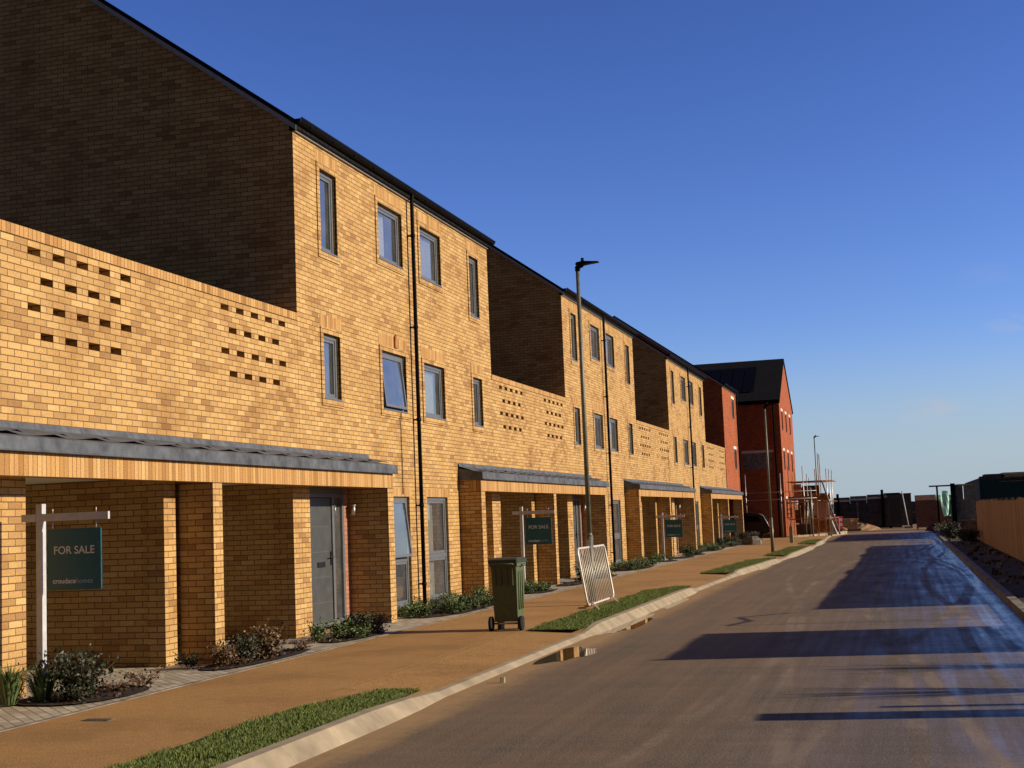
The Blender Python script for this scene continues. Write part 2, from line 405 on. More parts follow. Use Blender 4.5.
# ------------------------------------------------------------------ windows and doors (local house space: x=0 front plane, y along the street)
REC = .05
def window(house, y0, y1, z0, z1, bars=(), tilt=None, curtain=None, surround=True, lintel_mat=None, wall_mat=None, x=0):
    f = MB(); t = .065; xb, xa = x - REC - .06, x - REC
    def fr(m, a, b, c, d, t, xa, xb, mat):
        m.box(xb, a, c, xa, a + t, d, mat); m.box(xb, b - t, c, xa, b, d, mat)
        m.box(xb, a + t, c, xa, b - t, c + t, mat); m.box(xb, a + t, d - t, xa, b - t, d, mat)
    e = .002
    fr(f, y0 + e, y1 - e, z0 + e, z1 - e, t, xa, xb, M_FRAME)
    f.box(xa - .03, y0 + e, z0 - .0 + .004, xa + REC + .03, y1 - e, z0 + .03, M_FRAME)   # cill
    for zb in bars: f.box(xb + .002, y0 + t, zb - .04, xa - .002, y1 - t, zb + .04, M_FRAME)
    # fixed sash inside the frame
    lights = [z0] + list(bars) + [z1]
    for k in range(len(lights) - 1):
        lo, hi = lights[k] + (t if k == 0 else .04), lights[k + 1] - (t if k == len(lights) - 2 else .04)
        if tilt is not None and k == tilt: continue
        fr(f, y0 + t + .003, y1 - t - .003, lo + .003, hi - .003, .05, xa - .012, xb + .01, M_FRAME)
    w = f.build('window', house)
    for k in range(len(lights) - 1):
        lo, hi = lights[k] + (t if k == 0 else .04), lights[k + 1] - (t if k == len(lights) - 2 else .04)
        g = MB(); xm = xa - .035
        if tilt is not None and k == tilt:
            # top-hung sash pushed open at the bottom
            h = hi - lo; ang = R(6)
            def T(y, d, q):   # q measured down from the hinge
                return (xa + .0 + q * math.sin(ang) + d * math.cos(ang), y, hi - q * math.cos(ang) + d * math.sin(ang))
            s_ = MB(); a, b = y0 + t + .01, y1 - t - .01
            def bar(a0, a1, q0, q1):
                c = [T(a0, 0, q0), T(a1, 0, q0), T(a1, 0, q1), T(a0, 0, q1)]; d = [T(a0, -.04, q0), T(a1, -.04, q0), T(a1, -.04, q1), T(a0, -.04, q1)]
                s_.poly(c[::-1], M_FRAME); s_.poly(d, M_FRAME)
                for i in range(4): s_.poly([c[i], c[(i + 1) % 4], d[(i + 1) % 4], d[i]], M_FRAME)
            bar(a, a + .05, 0, h); bar(b - .05, b, 0, h); bar(a + .05, b - .05, 0, .05); bar(a + .05, b - .05, h - .05, h)
            s_.build('sash', w)
            g.poly([T(a + .05, -.02, .05), T(a + .05, -.02, h - .05), T(b - .05, -.02, h - .05), T(b - .05, -.02, .05)], M_GLASS)
        else:
            g.poly([(xm, y0 + t + .048, lo + .048), (xm, y1 - t - .048, lo + .048), (xm, y1 - t - .048, hi - .048), (xm, y0 + t + .048, hi - .048)], M_GLASS)
        g.build('pane', w)
    if curtain:
        c = MB(); kind, a, b = curtain; xc = xb - .05
        ya, yb = y0 + .06 + (y1 - y0 - .12) * a, y0 + .06 + (y1 - y0 - .12) * b
        if kind == 'curtain':
            n = max(6, int((yb - ya) / .035)); pts = [(xc + .022 * math.sin(i * 1.3), ya + (yb - ya) * i / n) for i in range(n + 1)]
            for i in range(n): c.poly([(pts[i][0], pts[i][1], z0 + .06), (pts[i + 1][0], pts[i + 1][1], z0 + .06), (pts[i + 1][0], pts[i + 1][1], z1 - .06), (pts[i][0], pts[i][1], z1 - .06)], M_CURTAIN, True)
            c.build('curtain', w)
        else:
            n = int((yb - ya) / .16)
            for i in range(n + 1):
                yy = ya + i * .16
                c.poly([(xc - .01, yy, z0 + .05), (xc + .03, yy + .05, z0 + .05), (xc + .03, yy + .05, z1 - .05), (xc - .01, yy, z1 - .05)], M_BLIND)
            c.build('blind', w)
    # near-black box, painted to stand for the unlit room behind the glass
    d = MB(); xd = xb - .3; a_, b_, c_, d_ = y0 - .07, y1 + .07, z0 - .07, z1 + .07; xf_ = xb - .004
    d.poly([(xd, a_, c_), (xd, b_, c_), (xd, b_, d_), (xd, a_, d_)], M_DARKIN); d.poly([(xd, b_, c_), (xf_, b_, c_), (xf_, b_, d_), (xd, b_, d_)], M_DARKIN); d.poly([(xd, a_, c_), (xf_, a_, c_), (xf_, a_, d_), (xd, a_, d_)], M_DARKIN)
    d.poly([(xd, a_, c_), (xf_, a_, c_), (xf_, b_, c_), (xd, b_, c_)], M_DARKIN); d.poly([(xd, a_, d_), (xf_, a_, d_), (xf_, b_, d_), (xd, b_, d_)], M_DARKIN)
    d.build('room_shade_box', w)
    if surround:
        b_ = .1; p = .02; q = MB(); M = wall_mat
        q.box(x - .02, y0 - b_, z0 - b_, x + p, y0, z1 + b_, M, 'x'); q.box(x - .02, y1, z0 - b_, x + p, y1 + b_, z1 + b_, M, 'x')
        q.box(x - .02, y0, z0 - b_, x + p, y1, z0, M, 'xyY'); q.box(x - .02, y0, z1, x + p, y1, z1 + b_, M, 'xyY')
        q.build('brick_surround', w)
    if lintel_mat:
        l = MB(); zl = z1 + (.1 if surround else 0)
        l.box(x - .05, y0 - .11, zl, x + .004, y1 + .11, zl + (.2 if surround else .16), lintel_mat, 'x')
        l.build('lintel', w)
    return w

def door(house, y0, sgn, x):
    # leaf from y0, sidelight beyond it; sgn mirrors the arrangement
    def Y(d): return y0 + sgn * d
    d = MB(); d.box(x - .05, Y(.04), .1, x - .012, Y(.90), 2.08, M_DOOR)
    for zz in (.42, .82, 1.22, 1.62): d.box(x - .014, Y(.14), zz, x - .0105, Y(.80), zz + .006, M_FRAME)
    lf = d.build('door', house)
    f = MB()
    f.box(x - .07, Y(-.04), 0.03, x + .012, Y(.035), 2.16, M_FRAME); f.box(x - .07, Y(.905), .03, x + .012, Y(.99), 2.16, M_FRAME)
    f.box(x - .07, Y(1.32), .03, x + .012, Y(1.40), 2.16, M_FRAME)
    f.box(x - .07, Y(.035), 2.09, x + .01, Y(.905), 2.158, M_FRAME); f.box(x - .07, Y(.99), 2.09, x + .01, Y(1.32), 2.158, M_FRAME)
    f.box(x - .07, Y(.035), .03, x + .02, Y(.905), .095, M_FRAME); f.box(x - .07, Y(.99), .03, x + .01, Y(1.32), .12, M_FRAME)
    f.build('door_frame', lf)
    g = MB(); g.poly([(x - .03, Y(.99), .12), (x - .03, Y(1.32), .12), (x - .03, Y(1.32), 2.09), (x - .03, Y(.99), 2.09)], M_GLASS); g.build('sidelight', lf)
    k = MB(); k.box(x - .011, Y(.83), 1.0, x + .002, Y(.87), 1.22, M_BLACK); k.tube([(x + .001, Y(.85), 1.13), (x + .045, Y(.85), 1.13), (x + .05, Y(.72), 1.13)], .011, M_BLACK, 6); k.build('handle', lf)
    k = MB(); k.box(x - .011, Y(.32), .98, x + .004, Y(.6), 1.06, M_BLACK); k.build('letterbox', lf)

# ------------------------------------------------------------------ houses
def make_house(name, loc, w, ze, brick, openings, porches, doors, depth=11.0, pitch=.72, pipe=5.09, open_win=False, curtains=None, lintel=None, surround=True):
    h = empty(name, loc)
    holes = [(o[0], o[1], o[2], o[3], REC + .07) for o in openings] + [(a, b, 0.0, 2.30, .235) for a, b in porches]
    m = MB()
    m.sheet((0, w), (0, ze), holes, lambda u, v, d: (-d, u, v), brick)
    for a, b in porches:   # back of the porch, left open where the door set stands
        pass
    zr = ze + .06; ridge = zr + pitch * depth / 2
    for y, fl in ((0, 1), (w, 0)):
        pts = [(0, y, 0), (0, y, zr), (-depth / 2, y, ridge), (-depth, y, zr), (-depth, y, 0)]
        m.poly(pts if fl else pts[::-1], brick)
    m.poly([(-depth, w, 0), (-depth, 0, 0), (-depth, 0, zr), (-depth, w, zr)], brick)
    for (a, b) in porches:
        da = [d for d in doors if a - .1 < d[0] < b + .1][0]
        lo, hi = sorted((da[0] - .04 * da[1], da[0] + 1.40 * da[1]))
        x = -.2351
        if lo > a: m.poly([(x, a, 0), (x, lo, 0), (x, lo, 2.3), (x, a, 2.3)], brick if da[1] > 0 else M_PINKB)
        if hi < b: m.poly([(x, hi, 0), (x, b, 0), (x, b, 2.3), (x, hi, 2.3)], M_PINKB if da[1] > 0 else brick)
        m.poly([(x, lo, 2.162), (x, hi, 2.162), (x, hi, 2.3), (x, lo, 2.3)], M_FRAME)
    m.build('wall', h)
    for d in doors: door(h, d[0], d[1], -.235)
    # roof
    r = MB(); o = .05; e = .12; t0 = ze + .1; th = .13
    zf = t0 - .06 - e * pitch
    def zt(x): return ze + .225 + pitch * (-x if x > -depth / 2 else depth + x)
    e = .09; out = [(e, zt(e)), (-depth / 2, zt(-depth / 2)), (-depth - e, zt(-depth - e)), (-depth - e, zt(-depth - e) - th), (-depth / 2, zt(-depth / 2) - th), (e, zt(e) - th)]
    r.prism(out, 'y', -o, w + o, M_SLATE)
    rf = r.build('roof', h)
    for y in (-o - .015, w + o - .02):
        v = MB(); zz = lambda x: zt(x) - th
        v.prism([(e, zz(e) + .05), (-depth / 2, zz(-depth / 2) + .05), (-depth / 2, zz(-depth / 2) - .035), (e, zz(e) - .035)], 'y', y, y + .035, M_FASCIA)
        v.build('bargeboard', rf)
    f = MB(); f.box(-.02, .012, ze + .004, .045, w - .012, ze + .12, M_FASCIA); f.build('fascia', h)
    for ya_, yb_ in ((-.055, -.003), (w + .003, w + .055)):
        f = MB(); f.box(-.03, ya_, ze, .10, yb_, ze + .14, M_GUT); f.build('eaves_end', h)
    g = MB(); n = 8; cx, cz, rr = .12, ze + .165, .072
    for k in range(n):
        a0, a1 = math.pi + math.pi * k / n, math.pi + math.pi * (k + 1) / n
        g.poly([(cx + rr * math.cos(a0), -.08, cz + rr * math.sin(a0)), (cx + rr * math.cos(a0), w + .08, cz + rr * math.sin(a0)), (cx + rr * math.cos(a1), w + .08, cz + rr * math.sin(a1)), (cx + rr * math.cos(a1), -.08, cz + rr * math.sin(a1))], M_GUT, True)
    g.box(.042, -.08, ze + .122, .052, w + .08, ze + .165, M_GUT); g.box(cx + rr - .004, -.08, cz - .01, cx + rr + .01, w + .08, cz + .02, M_GUT)
    for yy in (-.085, w + .08): g.prism([(cx - rr, cz), (cx - rr * .7, cz - rr * .7), (cx, cz - rr), (cx + rr * .7, cz - rr * .7), (cx + rr, cz)], 'y', yy, yy + .006, M_GUT)
    for k in range(int(w / .9)): g.box(.16, .3 + k * .9, cz - .07, .19, .33 + k * .9, cz + .02, M_GUT)
    g.build('gutter', h)
    if pipe:
        d = MB(); xx = .105
        d.tube([(.115, pipe, ze + .18), (.115, pipe, ze + .08), (xx, pipe, ze - .02), (xx, pipe, .06)], .037, M_GUT, 10)
        for zz in (7.05, 5.3, 3.55, 1.95, .5):
            d.box(0, pipe - .02, zz - .015, xx, pipe + .02, zz + .015, M_GUT); d.tube([(xx, pipe, zz - .03), (xx, pipe, zz + .03)], .046, M_GUT, 10)
        d.build('downpipe', h)
    for i, o_ in enumerate(openings):
        cur = (curtains or {}).get(i)
        window(h, *o_[:4], bars=o_[4] if len(o_) > 4 else (), tilt=(o_[5] if open_win and len(o_) > 5 else None), curtain=cur,
               surround=surround and o_[2] > 1, lintel_mat=lintel or M_SOLD, wall_mat=brick)
    return h

WA, WB, WC, WD = (.95, 1.625), (3.51, 4.73), (5.735, 6.955), (8.875, 9.535)
OP = [(*WA, 6.02, 7.38), (*WB, 6.34, 7.38), (*WC, 6.34, 7.38), (*WD, 6.02, 7.36),
      (*WA, 3.635, 4.70), (*WB, 3.635, 4.70, (), 0), (*WC, 3.635, 4.70), (*WD, 3.635, 4.70),
      (3.51, 4.73, .12, 2.11, (.98,), 1), (5.70, 6.93, .12, 2.11, (.98,))]
PO = [(.3, 2.4), (W - 2.4, W - .3)]
DO = [(.76, 1), (W - .76, -1)]
CUR1 = {1: ('curtain', 0, .62), 2: ('blind', .1, .95), 6: ('blind', .15, .85), 9: ('blind', .05, .6), 0: ('curtain', 0, .3)}
h1 = make_house('terraced_house', (XF, Y0, 0), W, ZE, M_BRICK, OP, PO, DO, open_win=True, curtains=CUR1)
tag(h1, 'nearest yellow brick three storey house with one window tilted open', 'house', 'row of brick terraced houses')
CUR2 = {1: ('curtain', 0, .6), 5: ('curtain', 0, .5), 6: ('curtain', .1, .5), 2: ('curtain', 0, .5)}
h2 = make_house('terraced_house', (XF, Y0 + P, 0), W, ZE, M_BRICK, OP, PO, DO, curtains=CUR2)
tag(h2, 'second yellow brick house from the camera, behind the nearest street lamp', 'house', 'row of brick terraced houses')
h3 = copy_tree(h2); h3.location = (XF, Y0 + 2 * P, 0)
tag(h3, 'farthest yellow brick three storey house, next to the narrow red brick house', 'house', 'row of brick terraced houses')
OPR = [(3.9, 4.95, 6.68, 7.75), (3.9, 4.95, 3.9, 5.0)]
M_STONEW = plain('pale_stone_lintel', (.62, .58, .50), .8, 0, .3, .06)
h4 = make_house('terraced_house', (XF, Y0 + 3 * P + .25, 0), 5.9, 8.08, M_RED, OPR, [(.3, 2.4)], [(.76, 1)], pipe=5.6, surround=False, lintel=M_STONEW)
tag(h4, 'narrow red brick house at the far end of the yellow row', 'house', 'row of brick terraced houses')

# the tall red block beyond the row
def red_block():
    x0, x1, y0, y1 = -12.2, -6.67, 81.3, 91.0
    b = empty('apartment_block', (x1, y0, 0))
    X = x0 - x1; Yw = y1 - y0; ze = 7.9; zr = 10.75
    wins = [(y, y + .95, z, z + 1.12) for z in (6.3, 3.95, 1.1) for y in (1.15, 4.0, 6.95)]
    m = MB()
    m.sheet((0, Yw), (0, ze), [(*w_, .14) for w_ in wins], lambda u, v, d: (-d, u, v), M_RED)
    m.poly([(0, 0, ze), (0, Yw, ze), (0, Yw / 2, zr)], M_RED)
    sw = [(X + .6, X + 1.6, 6.6, 7.5), (X + 3.3, X + 4.95, 4.0, 4.95)]
    m.sheet((X, 0), (0, ze), [(*w_, .12) for w_ in sw], lambda u, v, d: (u, d, v), M_RED)
    m.poly([(X, Yw, 0), (X, 0, 0), (X, 0, ze), (X, Yw / 2, zr), (X, Yw, ze)], M_RED); m.poly([(0, Yw, 0), (X, Yw, 0), (X, Yw, ze), (0, Yw, ze)], M_RED)
    m.build('wall', b)
    r = MB(); sl = (zr - ze) / (Yw / 2)
    zt = lambda y: ze + .16 + sl * (y if y < Yw / 2 else Yw - y)
    r.prism([(-.25, zt(-.25)), (Yw / 2, zt(Yw / 2)), (Yw + .25, zt(Yw + .25)), (Yw + .25, zt(Yw + .25) - .14), (Yw / 2, zt(Yw / 2) - .14), (-.25, zt(-.25) - .14)], 'x', X - .05, .06, M_SLATE)
    rf = r.build('roof', b)
    for i in range(5):
        s = MB(); xa = X + .45 + i * .72
        s.poly([(xa, .9, zt(.9) + .06), (xa + .68, .9, zt(.9) + .06), (xa + .68, 3.9, zt(3.9) + .06), (xa, 3.9, zt(3.9) + .06)], M_SOLAR); s.build('solar_panel', rf)
    for w_ in wins: window(b, *w_, surround=False, lintel_mat=M_STONEW, wall_mat=M_RED)
    for w_ in sw:
        f = MB(); f.box(w_[0], .05, w_[2], w_[1], .09, w_[3], M_GREYBOARD); f.box(w_[0] - .1, -.01, w_[3], w_[1] + .1, .04, w_[3] + .15, M_STONEW if w_[2] < 5 else M_RED); f.build('boarded_window', b)
    g = MB(); g.box(X, -.34, ze + .0, .05, -.25, ze + .1, M_GUT); g.build('gutter', b)
    d = MB(); d.tube([(-.35, -.3, ze), (-.35, -.1, ze - .3), (-.35, -.1, 0)], .05, M_GUT); d.build('downpipe', b)
    tag(b, 'tall red brick block with dark pitched roof closing the far end of the row', 'building')
red_block()

# ------------------------------------------------------------------ carport links with canopies between the houses
def make_link(first=False):
    k = empty('carport_link', (XF, 0, 0))
    a, b = -(P - W) + .006, -.006
    zc = 4.772; al = -8.3 if first else a; pr = -6.80 if first else -6.72
    m = MB()
    holes = [(pr, -4.03, -.001, 2.30), (-3.75, -3.31, -.001, 2.30), (-3.03, -.30, -.001, 2.30)]
    pock = []
    for g0 in ((-6.75, -2.46) if first else (a + .59, a + 4.66)):
        for row, (zb, n, off) in enumerate(((4.615, 5, 0), (4.315, 4, .225), (4.015, 5, 0), (3.715, 4, .225))):
            for i in range(n): pock.append((g0 + off + .45 * i, g0 + off + .45 * i + .232, zb - .002, zb + .078, .19))
    front = [(h[0], h[1], 0, 2.30, .0) for h in holes]
    # unrolled so that the front starts at z=0 where there are piers
    m.sheet((al, b), (0, zc), front + pock, lambda u, v, d: (-d, u, v), M_BRICKP)
    m.poly([(-.33, b, 3.3), (-.33, al, 3.3), (-.33, al, zc), (-.33, b, zc)], M_BRICK)
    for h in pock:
        m.poly([(-.19, h[0], h[2]), (-.19, h[1], h[2]), (-.19, h[1], h[3]), (-.19, h[0], h[3])], M_DARKIN)  # hole backs painted near-black for the deep shade inside them
    m.box(-.33, al, 0, -.002, al + .003, zc, M_BRICK, 'zZ')
    # cross walls: pier return, then the wall set a little back
    D_ = 5.2
    for (p, q) in ((-7.75 if first else a, pr), (-4.03, -3.75), (-3.31, -3.03), (-.30, b)):
        m.box(-.235, p, 0, -.001, q, 2.30, M_BRICK, 'XZzx')
        m.box(-D_, p + .05 if p > a else a, 0, -.234, q - .05 if q < b else q, 2.30, M_BRICK, 'Zz')
    m.box(-D_ - .2, a, 0, -D_, b, 3.3, M_BRICK)
    m.build('wall', k)
    c = MB(); c.box(-.345, al, zc, .012, b, zc + .113, M_SOLD); c.build('coping', k)
    d = MB(); d.box(-D_, a, 3.15, -.331, b, 3.28, M_GREYBOARD); d.build('deck', k)
    s = MB(); s.box(-D_ + .003, a + .001, 2.302, -.02, b - .001, 2.36, M_SOFFIT); s.build('ceiling', k)
    # front fins and beam
    xf = XC - XF; ya, yb = -9.70, 2.65
    for (p, q) in ((ya, ya + .27), (-3.66, -3.42), (yb - .26, yb)):
        f = MB(); f.box(.004, p, 0, xf, q, 2.222, M_BRICK, 'x'); f.build('pier', k)
    sp = MB(); sp.box(xf - .22, ya, 2.225, xf, yb, 2.462, M_SOLD)
    sp.box(.004, ya, 2.225, xf - .221, ya + .27, 2.462, M_BRICK, 'x'); sp.box(.004, yb - .26, 2.225, xf - .221, yb, 2.462, M_BRICK, 'x'); sp.build('spandrel', k)
    so = MB(); so.box(.004, ya + .271, 2.30, xf - .221, yb - .261, 2.34, M_SOFFIT); so.build('porch_soffit', k)
    cr = MB(); y2, y3 = ya - .04, yb + .1
    cr.prism([(.003, 2.465), (xf + .055, 2.465), (xf + .055, 2.60), (xf + .03, 2.612), (.003, 2.70)], 'y', y2, y3, M_LEAD)
    cr.tube([(xf + .056, y2, 2.468), (xf + .056, y3, 2.468)], .012, M_LEAD, 6)
    cp = cr.build('canopy_roof', k)
    # lead apron in overlapping lapped sheets, their lower edges lifting at one end
    y = y2 + .02; L = .78; i = 0
    random.seed(11)
    while y < y3 - .55:
        y_1 = min(y + L + .03, y3 - .02); t = .004 * (i % 2); f = MB()
        lift = .05 + random.uniform(-.012, .012); n = 8
        bot = []; mid = []
        for j in range(n + 1):
            s_ = j / n; yy = y + (y_1 - y) * s_
            dz = lift * max(0, (s_ - .25) / .75) ** 1.1 if s_ < .93 else lift * (1 - (s_ - .93) / .07 * .7)
            bot.append((xf * .72 + .03 * s_, yy, 2.642 + dz)); mid.append((.035 + t, yy, 2.745))
        for j in range(n):
            f.poly([(.012 + t, bot[j][1], 2.81), (.012 + t, bot[j + 1][1], 2.81), mid[j + 1], mid[j]][::-1], M_LEAD)
            f.poly([mid[j], mid[j + 1], bot[j + 1], bot[j]][::-1], M_LEAD)
        f.build('lead_sheet', cp); y += L; i += 1
    return k
LK0 = make_link(True); LK = make_link()
LL = ['nearest lead canopy and carport block beside the large for sale board',
      'second carport block, behind the green wheelie bin and metal barrier',
      'third carport block with lead canopy between second and third yellow houses',
      'farthest carport block with lead canopy, adjoining the red brick house']
for i in range(4):
    o = LK0 if i == 0 else LK if i == 1 else copy_tree(LK)
    o.location = (XF, Y0 + P * i, 0); tag(o, LL[i], 'carport', 'carport blocks linking the houses')

# wall lights
def wall_light(y, label):
    e = empty('wall_light', (XF + .0, y, 1.88))
    m = MB(); m.tube([(0.0 - .12, -.06, -.085), (-.12, -.06, .075)], .035, M_STEEL, 12); m.build('lamp_body', e)
    m = MB(); m.tube([(-.12, -.06, .07), (-.12, -.06, .085)], .05, M_STEEL, 12); m.build('lamp_cap', e)
    m = MB(); m.box(-.15, -.03, -.03, -.09, 0, .03, M_STEEL); m.build('bracket', e)
    tag(e, label, 'wall light', 'porch wall lights')
for i, lb in enumerate(('steel cylinder wall light beside the nearest grey front door', 'steel wall light in the porch behind the metal barrier', 'steel wall light in the porch behind the third sale board')):
    wall_light(Y0 + P * i + 2.38, lb)
# loose cable from the open window
m = MB(); m.tube([(.03, 4.35, 3.63), (.012, 4.35, 3.4), (.012, 4.37, 2.9), (.012, 4.36, 2.15)], .008, M_BLACK, 5)
o = m.build('cable', None, (XF + .005, Y0, 0)); tag(o, 'thin black cable hanging below the open window of the nearest house', 'cable')

m = MB(); m.prism([(4.15, 4.80), (4.27, 4.80), (4.27, 5.0), (4.21, 5.05), (4.15, 5.0)], 'x', .0, .035, M_RUST)
o = m.build('vent_block', None, (XF + .005, Y0, 0)); tag(o, 'small brown block fixed on the wall above the open window', 'vent')

# ------------------------------------------------------------------ ground
def st(o): return tag(o, kind='structure')
def kx(y):
    T = [(-20, -4.48), (30, -4.52), (38, -4.42), (46, -4.12), (52, -3.98), (60, -3.92), (70, -4.0), (80, -4.3), (100, -4.6), (140, -5.0)]
    for (a, u), (b, v) in zip(T, T[1:]):
        if y <= b: return u + (v - u) * (y - a) / (b - a)
    return T[-1][1]
def strip(name, fa, fb, ys, z, mat):
    m = MB()
    for a, b in zip(ys, ys[1:]): m.poly([(fa(a), a, z), (fb(a), a, z), (fb(b), b, z), (fa(b), b, z)], mat)
    return st(m.build(name))
m = MB(); m.poly([(-2500, -200, -.16), (2500, -200, -.16), (2500, 4500, -.16), (-2500, 4500, -.16)], M_GROUND); st(m.build('ground'))
YS = [-8, 0, 5, 10, 15, 20, 25, 30, 34, 38, 42, 46, 49, 52, 56, 60, 65, 70, 75, 80, 88]
strip('road', lambda y: kx(y) - .02, lambda y: 1.52, YS + [89.5], -.10, M_ROAD)

# side of the pavement slab is closed by the kerb; a paler joint line runs along it
M_JOINT = plain('pale_pavement_joint', (.40, .24, .10), .95, 0, .1, .2, 10)
m = MB()
for (xa, ya, xb, yb) in ((-5.5, 12.9, -5.52, 18.9), (-5.45, 30.6, -5.42, 36.2)):
    m.poly([(xa - .018, ya, .004), (xa + .018, ya, .004), (xb + .018, yb, .004), (xb - .018, yb, .004)], M_JOINT)
st(m.build('pavement_joint'))
m = MB(); m.box(-7.5, -8, -.12, -7.44, 92, .006, M_KERBD, 'z'); st(m.build('edging_kerb'))
strip('paving', lambda y: -14.5, lambda y: -7.5, [-8, 92], -.004, M_BLOCK)
# kerbs: battered stones, raised beside the grass and dropped at the crossings
GR = [(-2, 12.7), (19.45, 30.2), (36.6, 46.6), (49.4, 60.6), (64.5, 72)]
def upness(y):
    for a, b in GR:
        if a <= y <= b: return max(0, min(1, (y - a) / .8, (b - y) / .8))
    return 0
def kerb():
    m = MB()
    def prof(y, up):
        k = kx(y); top = .03 * up - .043 * (1 - up); tw = .20 * up + .13 * (1 - up)
        return [(k - .09, -.13), (k - .09, top), (k - .09 + .07 + .03 * up, top - .004), (k + .045 + .085 * up, -.10 + .006), (k + .045 + .085 * up, -.13)]
    ys = [-8]
    while ys[-1] < 92: ys.append(ys[-1] + .915)
    def up(y):
        for a, b in GR:
            if a <= y <= b: return min(1, (y - a) / .8, (b - y) / .8) if True else 1
        return 0
    for a, b in zip(ys, ys[1:]):
        pa, pb = prof(a + .001, upness(a)), prof(b - .001, upness(b))
        for i in range(len(pa) - 1):
            m.poly([(pa[i][0], a + .001, pa[i][1]), (pb[i][0], b - .001, pb[i][1]), (pb[i + 1][0], b - .001, pb[i + 1][1]), (pa[i + 1][0], a + .001, pa[i + 1][1])], M_CONC)
        m.poly([(x, a + .001, z) for x, z in pa], M_CONC)
    return st(m.build('kerb'))
kerb()
m = MB(); ys_ = sorted(set(YS + [q + d for a, b in GR for q in (a, b) for d in (-.01, .4, .8, -.4, -.8)]))
for a, b in zip(ys_, ys_[1:]):
    m.poly([(-7.5, a, 0), (kx(a) - .95, a, 0), (kx(b) - .95, b, 0), (-7.5, b, 0)], M_PATH)
    za, zb = [.0 if upness(q) > .99 else -.045 * (1 - upness(q)) + .0 for q in (a, b)]
    m.poly([(kx(a) - .95, a, 0), (kx(a) - .085, a, za), (kx(b) - .085, b, zb), (kx(b) - .95, b, 0)], M_PATH)
st(m.build('pavement'))
m = MB(); y = 20.2
while y < 80:
    xk = 1.52; m.box(xk, y + .006, -.13, xk + .14, y + .909, .02, M_KERBD); y += .915
st(m.build('kerb_far_side'))
m = MB(); m.poly([(1.66, -8, -.012), (9, -8, -.012), (9, 100, -.012), (1.66, 100, -.012)], M_VERGE); st(m.build('verge'))
m = MB(); m.poly([(1.52, -8, -.085), (1.66, -8, -.085), (1.66, 20.2, -.02), (1.52, 20.2, -.085)], M_VERGE); st(m.build('verge_edge'))

# grass strips
def grass(a, b, dens, hh):
    g = MB(); rnd = random.Random(int(a * 10) + 5)
    xi = lambda y: kx(y) - .88
    base = MB(); base.poly([(xi(a), a, .008), (kx(a) - .085, a, .008), (kx(b) - .085, b, .008), (kx(b) - .5, b, .008), (xi(b - 1.2), b - 1.2, .008)], M_SOILG)
    st(base.build('grass_bed'))
    n = int((b - max(a, 6)) * .75 * dens)
    for _ in range(n):
        y = rnd.uniform(max(a, 6), b); w_ = 1 if y < b - 1.2 else max(0, (b - y) / 1.2) * .5 + .5
        x = kx(y) - .09 - rnd.random() * (.76 + .05 * math.sin(y * 3.1) + .04 * math.sin(y * 7.7)) * w_
        if math.sin(x * 9 + y * 2.3) + math.sin(y * 5.1 - x * 4) > 1.35 and rnd.random() < .75: continue
        h = hh * rnd.uniform(.5, 1.25); an = rnd.uniform(0, 6.28); wd = rnd.uniform(.0022, .0048); le = rnd.uniform(0, .6) * h; la = rnd.uniform(0, 6.28)
        dx, dy = math.cos(an) * wd, math.sin(an) * wd; lx, ly = math.cos(la) * le, math.sin(la) * le
        g.poly([(x - dx, y - dy, .006), (x + dx, y + dy, .006), (x + lx + dx * .5, y + ly + dy * .5, .006 + h * .75), (x + lx * 1.6, y + ly * 1.6, .006 + h)], M_GRASS)
    o = g.build('grass'); tag(o, kind='stuff')
    return o
M_SOILG = plain('turf_base', (.04, .055, .016), .95, 0, .2, .35, 20, .5)
for (a, b), dens, hh in zip(GR, (8500, 4600, 1900, 1200, 800), (.032, .036, .045, .05, .05)): grass(a, b, dens, hh)

# planting beds
BEDS = []
for i in range(4):
    yb = Y0 + P * i
    BEDS += [(-8.72, -7.56, yb - 7.5, yb - 5.9), (-8.25, -7.56, yb - 4.6, yb - 1.9), (-8.2, -7.56, yb - 1.2, yb + .75), (-8.73, -7.56, yb + 3.2, yb + 7.5)]
bm_ = MB()
for (xa, xb, ya, yb) in BEDS:
    n = 14; rnd = random.Random(int(ya * 7)); pts = []
    for j in range(n):
        t = 2 * math.pi * j / n; cx, cy = (xa + xb) / 2, (ya + yb) / 2
        c, s_ = math.cos(t), math.sin(t); q = .8
        pts.append((cx + (xb - xa) / 2 * math.copysign(abs(c) ** q, c) * rnd.uniform(.9, 1), cy + (yb - ya) / 2 * math.copysign(abs(s_) ** q, s_) * rnd.uniform(.93, 1), .012))
    bm_.poly(pts, M_SOIL)
st(bm_.build('planting_bed'))
# bark chips and stones lying on the beds
ch = MB(); rnd = random.Random(3)
for (xa, xb, ya, yb) in BEDS[:8]:
    for _ in range(170):
        x, y = rnd.uniform(xa + .08, xb - .06), rnd.uniform(ya + .1, yb - .1); s_ = rnd.uniform(.012, .035); a = rnd.uniform(0, 3.14)
        c, d = math.cos(a) * s_, math.sin(a) * s_
        ch.poly([(x - c, y - d, .014), (x + d * .5, y - c * .5, .03 * rnd.random() + .02), (x + c, y + d, .018 + .02 * rnd.random()), (x - d * .5, y + c * .5, .016)], rnd.choice((M_SOIL, M_TWIG, M_TWIG, M_STONE)))
tag(ch.build('bark_chips'), kind='stuff')

